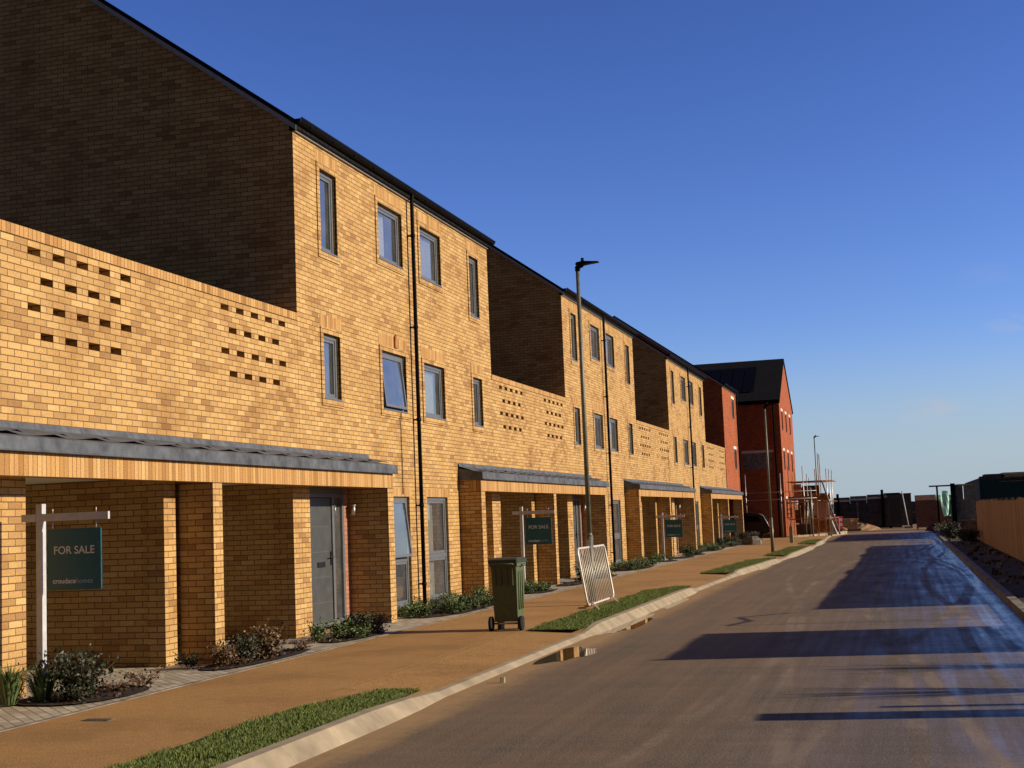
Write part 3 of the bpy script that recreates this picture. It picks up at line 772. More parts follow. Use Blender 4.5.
# puddles along the gutter
def puddle(cx, cy, rx, ry, seed):
    rnd = random.Random(seed); m = MB(); pts = []
    n = 36
    for j in range(n):
        t = 2 * math.pi * j / n; q = 1 + .16 * math.sin(3 * t + seed) + .10 * math.sin(7 * t + seed * 2) + rnd.uniform(-.03, .03)
        pts.append((max(kx(cy) + .115, cx + rx * q * math.cos(t)), cy + ry * q * math.sin(t), -.095))
    m.poly(pts, M_WATER); st(m.build('puddle'))
puddle(-4.2, 17.0, .3, .95, 1); puddle(-4.28, 21.6, .22, 1.9, 2); puddle(-4.32, 26.2, .12, 1.4, 4); puddle(-4.2, 41.5, .22, 1.2, 5)
# drain cover in the pavement
m = MB(); m.box(-7.07, 10.77, .001, -6.80, 10.90, .005, M_KERBD)
for k in range(5): m.box(-7.05 + k * .05, 10.785, .006, -7.03 + k * .05, 10.885, .008, M_BLACK)
tag(m.build('drain_cover'), 'small grey drain cover set in the orange pavement', 'drain cover')
m = MB()
for k, (x, y, s_) in enumerate(((-4.2, 14.15, .026),)):
    m.prism([(x - s_, y), (x - s_ * .4, y - s_), (x + s_ * .8, y - s_ * .6), (x + s_, y + s_ * .5), (x, y + s_)], 'z', -.1, -.04, M_CONC)
tag(m.build('stone'), 'small pale stone lying on the road by the dropped kerb', 'stone')

# ------------------------------------------------------------------ plants
def leafy(name, n, rx, rz, leaf, mat, seed, stems=7, droop=.2):
    rnd = random.Random(seed); e = empty(name, (0, 0, 0))
    s = MB(); tips = []
    for i in range(stems):
        a = rnd.uniform(0, 6.28); rr = rx * rnd.uniform(.25, .95); h = rz * rnd.uniform(.65, 1.0)
        p = [(0, 0, 0), (math.cos(a) * rr * .35, math.sin(a) * rr * .35, h * .45), (math.cos(a) * rr, math.sin(a) * rr, h)]
        s.tube(p, .007, M_TWIG, 5, True, .003); tips.append([Vector(q) for q in p])
    s.build('stem', e)
    f = MB()
    for i in range(n):
        st_ = rnd.choice(tips); t = rnd.random() ** .6
        c = st_[0].lerp(st_[1], t * 2) if t < .5 else st_[1].lerp(st_[2], t * 2 - 1)
        sp = rx * .34
        c = c + Vector((rnd.gauss(0, sp * .6), rnd.gauss(0, sp * .6), rnd.gauss(0, rz * .12)))
        c.z = max(.025, c.z)
        d = Vector((rnd.gauss(0, 1), rnd.gauss(0, 1), rnd.gauss(.35, .6))).normalized(); u = d.orthogonal().normalized()
        u = (u * math.cos(t * 9) + d.cross(u) * math.sin(t * 9)); L = leaf * rnd.uniform(.6, 1.3); w_ = L * .36; k = d.cross(u) * L * .12
        f.poly([c, c + d * L * .5 + u * w_ + k, c + d * L, c + d * L * .5 - u * w_ + k], mat)
    f.build('foliage', e)
    return e
def tuft(name, n, h, spread, seed):
    rnd = random.Random(seed); e = empty(name, (0, 0, 0)); f = MB()
    for i in range(n):
        a = rnd.uniform(0, 6.28); le = spread * rnd.uniform(.2, 1); hh = h * rnd.uniform(.6, 1.1); w_ = .007
        c, s_ = math.cos(a), math.sin(a); px, py = -s_ * w_, c * w_
        b = Vector((c * le * .18, s_ * le * .18, 0)); m1 = Vector((c * le * .45, s_ * le * .45, hh * .65)); t = Vector((c * le, s_ * le, hh * rnd.uniform(.8, 1)))
        o = Vector((px, py, 0))
        f.poly([b - o, b + o, m1 + o, m1 - o], M_LEAFS); f.poly([m1 - o, m1 + o, t], M_LEAFS)
    f.build('leaf_blades', e); return e
PR = {}
def proto(kind):
    mk = {'dark': lambda: leafy('shrub', 1700, .38, .40, .046, M_LEAFD, 21, 22), 'bronze': lambda: leafy('shrub', 800, .30, .36, .042, M_LEAFR, 22, 14),
          'green': lambda: leafy('shrub', 560, .28, .28, .045, M_LEAFG, 23, 10), 'low': lambda: leafy('ground_plant', 360, .26, .16, .042, M_LEAFG, 24, 9),
          'lowdark': lambda: leafy('ground_plant', 360, .24, .2, .04, M_LEAFD, 25, 9), 'tuft': lambda: tuft('grass_tuft', 230, .40, .36, 26),
          'twig': lambda: leafy('ground_plant', 150, .26, .16, .035, M_LEAFR, 27, 16)}
    if kind not in PR:
        PR[kind] = mk[kind](); return PR[kind]
    return copy_tree(PR[kind])
rp = random.Random(40)
def plant(kind, x, y, sc, label, group=None, cat=None):
    o = proto(kind); o.location = (x, y, .01); o.scale = (sc, sc, sc * rp.uniform(.9, 1.1)); o.rotation_euler = (0, 0, rp.uniform(0, 6.28))
    tag(o, label, cat or ('grass tuft' if kind == 'tuft' else 'shrub' if kind in ('dark', 'bronze', 'green') else 'plant'), group)
    if group is None and 'group' in o: del o['group']
    return o
plant('tuft', -8.5, 11.75, 1.0, 'grassy tuft in front of the brick pier at the left edge', 'grass tufts')
plant('tuft', -8.3, 12.0, 1.0, 'grassy tuft beside the foot of the nearest sign post', 'grass tufts')
plant('dark', -8.0, 12.15, 1.0, 'dark leafy shrub at the foot of the nearest sale board')
plant('lowdark', -7.9, 12.0, .8, 'low dark plants in the bed below the nearest sale board', 'low plants below the nearest sale board')
plant('twig', -7.85, 13.15, 1.0, 'low brown twiggy plant beside the drive paving')
plant('twig', -7.95, 12.75, .8, 'low dark plants in the bed below the nearest sale board', 'low plants below the nearest sale board')
plant('bronze', -7.9, 15.05, .75, 'small bronze shrub at the foot of the nearest brick fin')
plant('lowdark', -8.3, 14.95, .8, 'dwarf dark plant beside the lit brick pier end')
plant('dark', -7.85, 15.4, .7, 'compact dark shrub between two bronze shrubs')
plant('bronze', -7.8, 15.85, 1.1, 'rounded bronze shrub in front of the second carport bay')
for k, (x, y, kd, sc) in enumerate(((-7.75, 16.9, 'twig', .8), (-7.8, 15.2, 'twig', .6), (-7.75, 16.0, 'lowdark', .6))):
    plant(kd, x, y, sc, 'low straggly plants around the bronze shrubs', 'straggly plants around the bronze shrubs')
for (x, y, kd, sc) in ((-8.1, 18.15, 'green', .8), (-7.95, 18.55, 'green', .95), (-7.8, 19.0, 'dark', .8), (-8.0, 19.35, 'green', .9), (-7.75, 19.6, 'bronze', .7), (-7.95, 19.8, 'lowdark', 1.0), (-7.7, 18.7, 'low', 1.0)):
    plant(kd, x, y, sc, 'leafy plants in the bed before the nearest front door', 'plants before the nearest front door')
rb = random.Random(77)
GL = ['mixed low plants under the ground floor windows of the nearest house', 'low plants under the ground floor windows of the second house', 'low plants under the ground floor windows of the third house']
for i in range(3):
    yb = Y0 + P * i
    for k in range(34 if i == 0 else 20):
        y = yb + 3.2 + (k + rb.random()) / (34 if i == 0 else 20) * 4.3; x = rb.uniform(-8.6, -7.7)
        plant(rb.choice(('green', 'low', 'low', 'lowdark', 'low', 'green')), x, y, rb.uniform(.6, 1.0), GL[i], GL[i].replace('mixed ', ''))
    if i > 0:
        plant('green', -7.9, yb - 2.4, 1.5, ('', 'round green bush beside the second carport block', 'round green bush below the third sale board')[i])
        for k in range(7):
            plant(rb.choice(('lowdark', 'low', 'dark', 'green')), rb.uniform(-8.15, -7.7), yb - 1.2 + k * .28, rb.uniform(.7, 1.0), 'leafy plants in the bed before the door of the %s house' % ('second', 'third')[i - 1], 'door bed plants at house %s' % ('two', 'three')[i - 1])
        for k in range(6):
            plant(rb.choice(('lowdark', 'low', 'green')), rb.uniform(-8.6, -7.7), yb - 7.4 + k * .25, rb.uniform(.7, 1.0), 'low plants by the near pier of the %s carport block' % ('second', 'third')[i - 1], 'pier bed plants at block %s' % ('two', 'three')[i - 1])
for k in range(14):
    plant(rb.choice(('lowdark', 'low', 'green', 'dark')), rb.uniform(-8.5, -7.7), 63.2 + k * .75, rb.uniform(.8, 1.2), 'low plants along the foot of the farthest carport block', 'plants along the farthest carport block')

# ------------------------------------------------------------------ sale boards
def text(body, size, mat, loc, parent, name, align='CENTER', bold=0):
    c = bpy.data.curves.new(name, 'FONT'); c.body = body; c.size = size; c.align_x = align; c.align_y = 'CENTER'; c.extrude = .0008; c.offset = bold
    o = bpy.data.objects.new(name, c); COL.objects.link(o)
    dg = bpy.context.evaluated_depsgraph_get(); me = bpy.data.meshes.new_from_object(o.evaluated_get(dg))
    bpy.data.objects.remove(o); me.materials.clear(); me.materials.append(mat)
    t = bpy.data.objects.new(name, me); COL.objects.link(t); t.parent = parent; t.location = loc; t.rotation_euler = (R(90), 0, 0)
    return t
def sale_board(x, y, h, label):
    e = empty('sale_sign', (x, y, 0))
    m = MB(); m.box(-.034, -.034, -.1, .034, .034, h, M_WHITE); m.build('post', e)
    m = MB(); za = h - .10; m.box(-.2, -.038, za - .075, -.035, .0, za, M_WHITE); m.box(.035, -.034, za - .075, .78, .0, za, M_WHITE); m.build('arm', e)
    zt = za - .155; zb = zt - .60
    p = MB(); p.box(.095, -.032, zb, .695, -.012, zt, M_TEAL); pan = p.build('sign_board', e)
    for xx in (.15, .64):
        k = MB(); k.tube([(xx, -.022, zt - .01), (xx, -.022, za - .085)], .006, M_STEEL, 6); k.tube([(xx, -.022, za), (xx, -.022, za + .05)], .006, M_STEEL, 6); k.build('hook', e)
    text('FOR SALE', .108, M_LETTER, (.395, -.0335, zt - .215), pan, 'lettering', bold=.0012)
    text('croudace', .070, M_LETTER, (.415, -.0335, zb + .085), pan, 'lettering', 'RIGHT', .0012)
    text('homes', .070, M_LETTERD, (.418, -.0335, zb + .085), pan, 'lettering', 'LEFT')
    return tag(e, label, 'sign', 'hanging sale boards')
sale_board(-8.3, 11.99, 1.95, 'nearest teal FOR SALE board hanging from a white post')
sale_board(-8.3, 29.94, 1.90, 'teal FOR SALE board behind the green wheelie bin')
sale_board(-8.1, 47.45, 1.66, 'teal FOR SALE board in front of the third carport block')
sale_board(-8.1, 63.3, 1.50, 'farthest small teal FOR SALE board in front of the last carport')

# ------------------------------------------------------------------ wheelie bin
def bin_():
    e = empty('wheelie_bin', (-5.72, 19.75, 0), R(2))
    m = MB(); wb, wt, db, dt = .175, .19, .20, .29; z0, z1 = .13, .98
    B = [(-wb, -.19, z0), (wb, -.19, z0), (wb, db, z0), (-wb, db, z0)]; T = [(-wt, -.25, z1), (wt, -.25, z1), (wt, dt, z1), (-wt, dt, z1)]
    for i in range(4): m.poly([B[i], B[(i + 1) % 4], T[(i + 1) % 4], T[i]], M_BIN)
    m.poly(B[::-1], M_BIN)
    m.box(-wb - .005, -.02, .0, -wb + .05, .2, z0, M_BIN); m.box(wb - .05, -.02, .0, wb + .005, .2, z0, M_BIN)
    m.box(-wt - .02, -.27, z1 - .05, wt + .02, dt + .02, z1, M_BIN)
    m.box(-.12, -.212, .35, .12, -.19, .62, M_BIN)
    for xx in (-.13, -.045, .045, .13): m.box(xx - .008, -.262, .66, xx + .008, -.215, .93, M_BIN)
    for yy in (-.12, .0, .12): m.box(wb - .01, yy - .008, .3, wt + .006, yy + .008, .86, M_BIN)
    m.build('bin_body', e)
    l = MB(); zz = z1 + .003
    l.prism([(-.31, zz), (.345, zz), (.375, zz - .055), (.395, zz - .05), (.36, zz + .03), (.2, zz + .07), (-.25, zz + .075), (-.31, zz + .05)], 'x', -wt - .025, wt + .025, M_BINLID); l.build('lid', e)
    h = MB(); h.tube([(-.16, -.27, z1 - .02), (-.16, -.335, z1 - .01), (.16, -.335, z1 - .01), (.16, -.27, z1 - .02)], .016, M_BINLID, 8); h.build('handle', e)
    h = MB(); h.tube([(wt, .0, .95), (wt + .05, .0, .94), (wt + .05, .1, .94), (wt, .1, .95)], .014, M_BIN, 6); h.build('lifting_lug', e)
    a = MB(); a.tube([(-.22, -.19, .105), (.22, -.19, .105)], .014, M_STEEL, 8); a.build('axle', e)
    for s_ in (-1, 1):
        w_ = MB(); w_.tube([(s_ * .205, -.19, .105), (s_ * .25, -.19, .105)], .105, M_TYRE, 20); wh = w_.build('wheel', e)
        c = MB(); c.tube([(s_ * .25, -.19, .105), (s_ * .257, -.19, .105)], .05, M_BINLID, 14); c.build('hub', wh)
    tag(e, 'green two wheeled rubbish bin standing on the pavement', 'bin')
bin_()

# ------------------------------------------------------------------ barrier leaning on the lamp
def barrier():
    e = empty('crowd_barrier', (-5.46, 23.85, .012), 0)
    L, H = 2.42, 1.06; lean = -.155
    def Pt(s, z): return (-.03 * s / L + lean * z / H, s, z * .985)
    m = MB(); r = .12; c = []
    for (cs, cz, a0) in ((L - r, .05 + r, -90), (L - r, H - r, 0), (r, H - r, 90), (r, .05 + r, 180)):
        for k in range(6):
            a = R(a0 + 18 * k); c.append(Pt(cs + r * math.cos(a), cz + r * math.sin(a)))
    m.tube(c + c[:2], .021, M_GALV, 8, False); m.build('frame', e)
    b = MB()
    n = 15
    for k in range(n):
        s = .1 + (L - .2) * (k + .5) / n; b.tube([Pt(s, .07), Pt(s, H - .02)], .0095, M_GALV, 5)
    b.build('infill_bars', e)
    for s in (.35, L - .35):
        f = MB(); f.tube([(-.2, s + .25, .012), (.0, s, .075), (.28, s - .75, .0)], .015, M_GALV, 6); f.build('foot', e)
    tag(e, 'galvanised metal crowd barrier leaning against the nearest lamp post', 'barrier')
M_GALV = plain('bright_galvanised_tube', (.62, .60, .55), .45, .25, .5, .08, 20)
barrier()

# ------------------------------------------------------------------ street lamps
def lamp_post(x, y, h, label, plate=False, lean=0):
    e = empty('street_lamp', (x, y, 0)); e.rotation_euler = (0, lean, 0)
    m = MB(); m.tube([(0, 0, 0), (0, 0, 1.25)], .065, M_POSTG, 14); m.tube([(0, 0, 1.25), (0, 0, 1.32)], .065, M_POSTG, 14, True, .045); m.tube([(0, 0, 1.3), (0, 0, h - .05)], .046, M_POSTG, 14, True, .036); m.build('column', e)
    k = MB(); k.tube([(0, 0, h - .09), (.0, 0, h + .0)], .048, M_GUT, 10); k.tube([(-.01, 0, h - .02), (.10, 0, h + .02)], .045, M_GUT, 10); k.build('bracket', e)
    hd = MB()
    hd.prism([(.02, h + .0), (.25, h + .03), (.40, h + .045), (.41, h + .055), (.25, h + .07), (.12, h + .085), (.0, h + .07), (-.03, h + .03)], 'y', -.075, .075, M_GUT)
    lh = hd.build('lamp_head', e)
    c = MB(); c.tube([(.10, 0, h + .08), (.10, 0, h + .15)], .03, M_GUT, 10); c.build('photocell', lh)
    dr = MB(); dr.box(-.03, -.079, .45, .03, -.07, .95, M_POSTG); dr.build('access_door', e)
    if plate:
        p = MB(); p.box(-.045, -.089, .86, .045, -.0765, 1.19, M_WHITE); p.build('number_plate', e)
    return tag(e, label, 'street lamp', 'street lamps along the pavement')
lamp_post(-5.62, 24.92, 6.3, 'nearest tall street lamp with white plate, the barrier leaning on it', True)
lamp_post(-4.97, 53.8, 5.6, 'slim street lamp in front of the tall red brick block')
lamp_post(-6.0, 102, 6.75, 'distant street lamp beyond the scaffold, seen against the sky')

# ------------------------------------------------------------------ parked car
def car():
    e = empty('parked_car', (-7.35, 79.3, -.02))
    body = [(0, .42), (-.02, .75), (-.10, 1.0), (-.32, 1.42), (-.55, 1.58), (-1.2, 1.66), (-2.2, 1.62), (-2.75, 1.42), (-3.2, 1.08), (-4.05, .98), (-4.3, .78), (-4.35, .42), (-3.95, .30), (-.4, .30)]
    m = MB(); m.prism(body, 'y', -.86, .86, M_CAR); m.build('body', e)
    for s_ in (-1, 1):
        g = MB(); g.poly([(-.45, s_ * .868, 1.08), (-.62, s_ * .868, 1.45), (-2.1, s_ * .868, 1.5), (-2.85, s_ * .868, 1.12)], M_SOLAR); g.build('side_window', e)
        t = MB(); t.box(-.1, s_ * .62, .82, .015, s_ * .84, 1.05, M_TAIL); t.build('tail_light', e)
        for xx in (-.85, -3.5):
            w_ = MB(); w_.tube([(xx, s_ * .70, .33), (xx, s_ * .885, .33)], .33, M_TYRE, 20); wh = w_.build('wheel', e)
            r_ = MB(); r_.tube([(xx, s_ * .886, .33), (xx, s_ * .892, .33)], .2, M_SILVER, 14); r_.build('rim', wh)
    b = MB(); b.box(-.25, -.80, .36, .06, .80, .60, M_SILVER); b.build('bumper', e)
    g = MB(); g.poly([(-.105, -.7, 1.03), (-.105, .7, 1.03), (-.31, .62, 1.4), (-.31, -.62, 1.4)], M_SOLAR); g.build('rear_window', e)
    r_ = MB(); r_.tube([(-.03, -.87, .78), (-.14, -.87, 1.06), (-.36, -.80, 1.46), (-.6, -.78, 1.6)], .025, M_SILVER, 6); r_.build('pillar_trim', e)
    e.scale = (1, 1, .92)
    tag(e, 'dark car parked in the gap before the tall red block', 'car')
car()
def gablerail():
    e = empty('guard_rail', (-9, 80.6, 0)); 
    for x in (.2, 2.2, 3.9):
        m = MB(); m.tube([(x, 0, 0), (x, 0, 2.75 if x > 3 else 3.7)], .024, M_STEEL, 6); m.build('upright', e)
    for z in (2.62, 2.2): 
        m = MB(); m.tube([(-.6, .05, z), (4.2, .05, z)], .022, M_STEEL, 6); m.build('rail', e)
    tag(e, 'thin steel guard rail standing against the dark side of the red block', 'guard rail')
gablerail()

# ------------------------------------------------------------------ building site beyond the road
def scaffold():
    e = empty('scaffold', (-6.45, 82.5, 0)); rnd = random.Random(5)
    xs = (.0, .85, 1.55, 2.2); 
    for i, x in enumerate(xs):
        for y in (0, 2.2, 4.4):
            m = MB(); h = rnd.choice((3.6, 3.9, 4.3, 4.9)) if x > 1 else rnd.choice((3.5, 3.7, 4.1))
            m.tube([(x, y, 0), (x + rnd.uniform(-.06, .06), y, h)], .026, M_STEEL if (i + int(y)) % 2 else M_RUST, 6); m.build('standard', e)
    for z in (1.0, 2.0, 3.2):
        for y in (0, 2.2, 4.4):
            m = MB(); m.tube([(-.15, y - .04, z), (2.5, y - .04, z)], .024, M_RUST, 6); m.build('ledger', e)
    for x in xs:
        m = MB(); m.tube([(x + .04, -.2, 2.05), (x + .04, 4.6, 2.05)], .024, M_STEEL, 6); m.build('transom', e)
    m = MB()
    for k in range(3): m.box(-.1, .1 + k * .25, 2.1, 2.3, .32 + k * .25, 2.14, M_RUST)
    m.box(-.1, -.07, 2.14, 2.2, -.04, 2.34, M_RUST); m.build('platform', e)
    m = MB(); m.tube([(1.9, -.3, 3.2), (2.75, -.3, .05)], .05, M_GREYBOARD, 6); m.build('raker', e)
    for (x0, z0, x1, z1, mt) in ((.0, .75, 1.3, 1.55, M_RUST), (1.2, .2, 2.2, .9, M_RUST), (.5, 2.35, 1.5, 3.0, M_DARKBOARD), (1.3, 1.2, 2.1, 1.95, M_CONCB), (0, 2.35, .5, 3.1, M_RUST), (.2, .1, 1.0, .7, M_DARKBOARD)):
        m = MB(); y = rnd.uniform(.2, 4.2); m.box(x0, y, z0, x1, y + .04, z1, mt); m.build('board', e)
    for k in range(12):
        m = MB(); x = rnd.uniform(0, 2.3); y = rnd.uniform(-.3, 4.4); m.tube([(x, y, 0), (x + rnd.uniform(-.25, .25), y + rnd.uniform(-.2, .2), rnd.uniform(1.2, 3.4))], .02, rnd.choice((M_RUST, M_STEEL, M_TIMBER)), 5); m.build('loose_pole', e)
    tag(e, 'brown scaffold tower with loose poles beside the tall red block', 'scaffold')
scaffold()
# toilet-height site props below and next to the scaffold
M_PALT_ = plain('pale_grey_sheeting', (.38, .35, .30), .8, 0, .3, .2, 5)
def boardstack():
    m = MB(); m.box(0, 0, 0, .75, .5, 2.9, M_DARKBOARD); m.box(.78, -.04, 1.9, 1.9, -.003, 2.5, M_RUST); o = m.build('site_cabinet', None, (-6.2, 85.3, 0)); tag(o, 'dark upright site cabinet standing under the scaffold', 'cabinet')
    m = MB(); m.box(0, 0, .55, .75, .06, 1.85, M_CONCB); o = m.build('board', None, (-5.05, 84.2, 0)); o.rotation_euler = (R(-6), 0, 0); tag(o, 'pale pinkish board propped inside the scaffold', 'board')
    m = MB(); m.prism([(0, 0), (.62, 0), (.2, 1.2), (0, 1.3)], 'y', 0, .9, M_PALT_); o = m.build('tarpaulin', None, (-4.6, 85, 0)); tag(o, 'pale grey sheeting draped over materials at the scaffold foot', 'tarpaulin')
boardstack()
def barriers_red(x, y, rz, label):
    e = empty('road_barrier', (x, y, 0), rz)
    m = MB(); m.box(0, -.04, .15, 1.15, .04, 1.0, M_RED_PL)
    e2 = m.build('barrier_panel', e)
    s = MB()
    for z in (.35, .68): s.box(.05, -.046, z, 1.1, -.0405, z + .19, M_WHITE)
    s.build('reflective_strip', e2)
    for xx in (.2, .95):
        f = MB(); f.box(xx - .06, -.35, 0, xx + .06, .35, .15, M_BLACK); f.build('foot', e)
    tag(e, label, 'barrier', 'red and white plastic barriers')
barriers_red(-5.25, 92.5, R(-18), 'red and white plastic barrier nearest the scaffold')
barriers_red(-5.2, 95.5, R(14), 'red and white plastic barrier behind another one, before the timber pile')
def timber_pile():
    e = empty('timber_stack', (-4.85, 97.5, 0)); rnd = random.Random(8)
    for k in range(14):
        lay = k // 5; m = MB(); y = (k % 5) * .3 + rnd.uniform(-.05, .05); z = .06 + lay * .26; x = rnd.uniform(-.3, .2)
        m.box(x, y, z, x + 1.5, y + .24, z + .22, M_TIMBER); m.build('timber', e)
    tag(e, 'untidy pile of pale timbers left at the road end', 'timber pile')
timber_pile()
# curved kerb of the unfinished turning at the far left
m = MB(); pts = []
for k in range(11):
    t = k / 10; pts.append((-6.6 + 3.0 * t, 80.5 + 9.5 * t * t))
for (a, b), (c, d) in zip(pts, pts[1:]):
    dx, dy = c - a, d - b; L = math.hypot(dx, dy); nx, ny = -dy / L * .16, dx / L * .16
    for q in (0,):
        m.poly([(a, b, -.1), (c, d, -.1), (c, d, .10), (a, b, .10)], M_CONC); m.poly([(a, b, .10), (c, d, .10), (c + nx, d + ny, .10), (a + nx, b + ny, .10)], M_CONC)
st(m.build('kerb_turning'))
m = MB(); m.poly([(-7.5, 89.4, -.13), (8, 89.4, -.13), (9, 135, -.13), (-9, 135, -.13)], M_MUD); st(m.build('mud_track'))
m = MB(); m.poly([(-6.6, 80.5, -.02), (-3.8, 90, -.02), (-4.2, 110, -.02), (-8, 110, -.02)], M_MUD); st(m.build('site_ground'))
# low post near the pavement end
m = MB(); m.box(-.08, -.08, 0, .08, .08, .75, M_CONC); m.prism([(-.06, .75), (.06, .75), (.01, 1.0), (-.01, 1.0)], 'y', -.05, .05, M_CONC)
o = m.build('marker_post', None, (-5.32, 67.5, 0)); tag(o, 'short pale marker post at the far end of the pavement', 'post')
m = MB(); rnd = random.Random(4); pts = []
for k in range(9):
    a = 2 * math.pi * k / 9; pts.append((.55 * math.cos(a) * rnd.uniform(.8, 1.1), .38 * math.sin(a) * rnd.uniform(.8, 1.1)))
for sc0, z0, sc1, z1 in ((1, 0, .92, .22), (.92, .22, .5, .4)):
    for k in range(9):
        p, q = pts[k], pts[(k + 1) % 9]; m.poly([(p[0] * sc0, p[1] * sc0, z0), (q[0] * sc0, q[1] * sc0, z0), (q[0] * sc1, q[1] * sc1, z1), (p[0] * sc1, p[1] * sc1, z1)], M_STONE, True)
m.poly([(p[0] * .5, p[1] * .5, .4) for p in pts], M_STONE)
o = m.build('boulder', None, (-7.1, 66.5, 0)); tag(o, 'grey boulder by the last carport, in front of the dark car', 'boulder')

# dark hoarding across the road end
def far_fence():
    e = empty('site_hoarding', (-5.4, 112, -.1))
    for i in range(4):
        m = MB(); m.box(.004 + i * 1.28, 0, -.1, 1.276 + i * 1.28, .05, 2.36 + .07 * i, M_DARKBOARD); pn = m.build('hoarding_panel', e)
        t = MB(); t.box(.02 + i * 1.28, -.03, 2.362 + .07 * i, 1.26 + i * 1.28, .08, 2.46 + .07 * i, M_GUT); t.box(.02 + i * 1.28, -.02, 2.12 + .07 * i, 1.26 + i * 1.28, -.003, 2.28 + .07 * i, M_STONEW); t.build('top_rail', pn)
    for x, h in ((.35, 2.75), (3.75, 2.95)):
        m = MB(); m.box(x - .1, -.17, 0, x + .1, -.04, h, M_GUT); m.build('post', e)
    m = MB(); m.box(1.75, -.12, 0, 1.9, -.05, 2.1, M_GREYBOARD); m.build('brace', e)
    tag(e, 'dark hoarding with posts closing the end of the road', 'hoarding')
far_fence()
m = MB(); m.box(0, 0, .1, 1.75, 2.2, 2.45, M_DARKBOARD); m.box(-.02, -.02, 2.45, 1.77, 2.22, 2.52, M_GUT); m.box(.2, -.03, .3, .9, -.003, 2.2, M_BLACK)
for x in (.05, 1.55): m.box(x, 0.1, -.1, x + .15, 2.1, .1, M_GUT)
o = m.build('storage_container', None, (-1.25, 108, -.05)); tag(o, 'dark storage container at the road end, behind a leaning white pole', 'container')
e = empty('leaning_pole', (.18, 104.5, -.1))
m = MB(); m.tube([(0, 0, .1), (-.32, .5, 2.7)], .04, M_WHITE, 8); m.build('pole', e); m = MB(); m.box(-.3, -.2, 0, .3, .25, .14, M_CONC); m.build('base', e)
tag(e, 'white pole leaning out of a pale base at the road end', 'pole')
def pallet(x, y, w_, h, topc, label, grp):
    e = empty('brick_pallet', (x, y, -.08))
    m = MB(); m.box(0, 0, .14, w_, 1.0, .14 + h, M_PALB); m.build('brick_stack', e)
    m = MB()
    for k in range(3): m.box(k * (w_ - .12) / 2, .02, 0, k * (w_ - .12) / 2 + .12, .98, .1, M_TIMBER)
    m.box(-.02, 0, .1, w_ + .02, 1, .137, M_TIMBER); m.build('pallet_base', e)
    m = MB(); m.box(-.01, -.01, .143 + h, w_ + .01, 1.01, .143 + h + .1 + (.35 if topc is M_CONCB else .25), topc); m.build('top_layer', e)
    tag(e, label, 'brick pallet', grp)
M_PALB = brick_mat('stacked_dark_bricks', [(.17, .10, .08), (.26, .155, .115), (.21, .13, .10)], (.08, .06, .05), bw=.22, rh=.08, ms=.008)
M_PALT = plain('pale_brick_course', (.66, .54, .40), .9, 0, .2, .2, 9)
pallet(.7, 98, 1.35, 1.8, M_PALT, 'stacked brick pallet with pale top course at the road end', 'brick pallets')
pallet(2.1, 99, 1.25, 1.75, M_TURQ, 'stacked brick pallet wrapped at the top in turquoise plastic', 'brick pallets')
e = empty('goalpost', (2.0, 97.2, 0))
for x in (.1, 1.6):
    m = MB(); m.box(x, 0, 0, x + .12, .12, 2.72, M_GUT); m.build('upright', e)
m = MB(); m.box(-.35, .0, 2.72, 2.1, .12, 2.82, M_GUT); m.build('beam', e)
tag(e, 'dark timber goalpost frame standing over the wrapped pallet', 'frame')
# turquoise sheet over a rail
m = MB(); n = 10; rnd = random.Random(2); rows = []
for i in range(n + 1):
    t = i / n; row = []
    for j in range(7):
        s_ = j / 6; row.append((.0 + .34 * t + (.42 + .18 * t) * s_ - .1 * s_ * t, .07 * math.sin(s_ * 7 + t * 3) + .25 * t, 2.15 - 1.2 * t + .06 * math.sin(s_ * 4)))
    rows.append(row)
for i in range(n):
    for j in range(6): m.poly([rows[i][j], rows[i][j + 1], rows[i + 1][j + 1], rows[i + 1][j]], M_TURQ, True)
o = m.build('plastic_sheet', None, (1.72, 70, 0)); o.rotation_euler = (0, 0, R(48)); o.scale = (1.45, 1.2, 1); tag(o, 'turquoise plastic sheet hanging beside the grey panels', 'plastic sheet')
e = empty('panel_stack', (2.3, 71, 0))
m = MB(); m.box(-.1, -.3, 0, .12, -.12, 2.55, M_GUT); m.build('post', e)
for k, (a, b) in enumerate(((.125, .48), (.51, .80), (.835, 1.14))):
    m = MB(); m.box(a, -.05 - .03 * k, .75, b, .0 - .03 * k, 2.42, M_GREYBOARD); m.build('board', e)
m = MB(); m.box(.18, -.2, 2.425, .95, .1, 2.5, M_CONC); m.build('cap', e)
m = MB(); m.box(.15, -.0, -.05, 1.14, .4, .74, M_PLASTER)
for x in (.1, .62, 1.1): m.box(x, -.22, -.05, x + .05, -.15, .75, M_GREYBOARD)
m.build('base', e)
tag(e, 'grey upright boards on a brick base beyond the timber fence', 'boards')
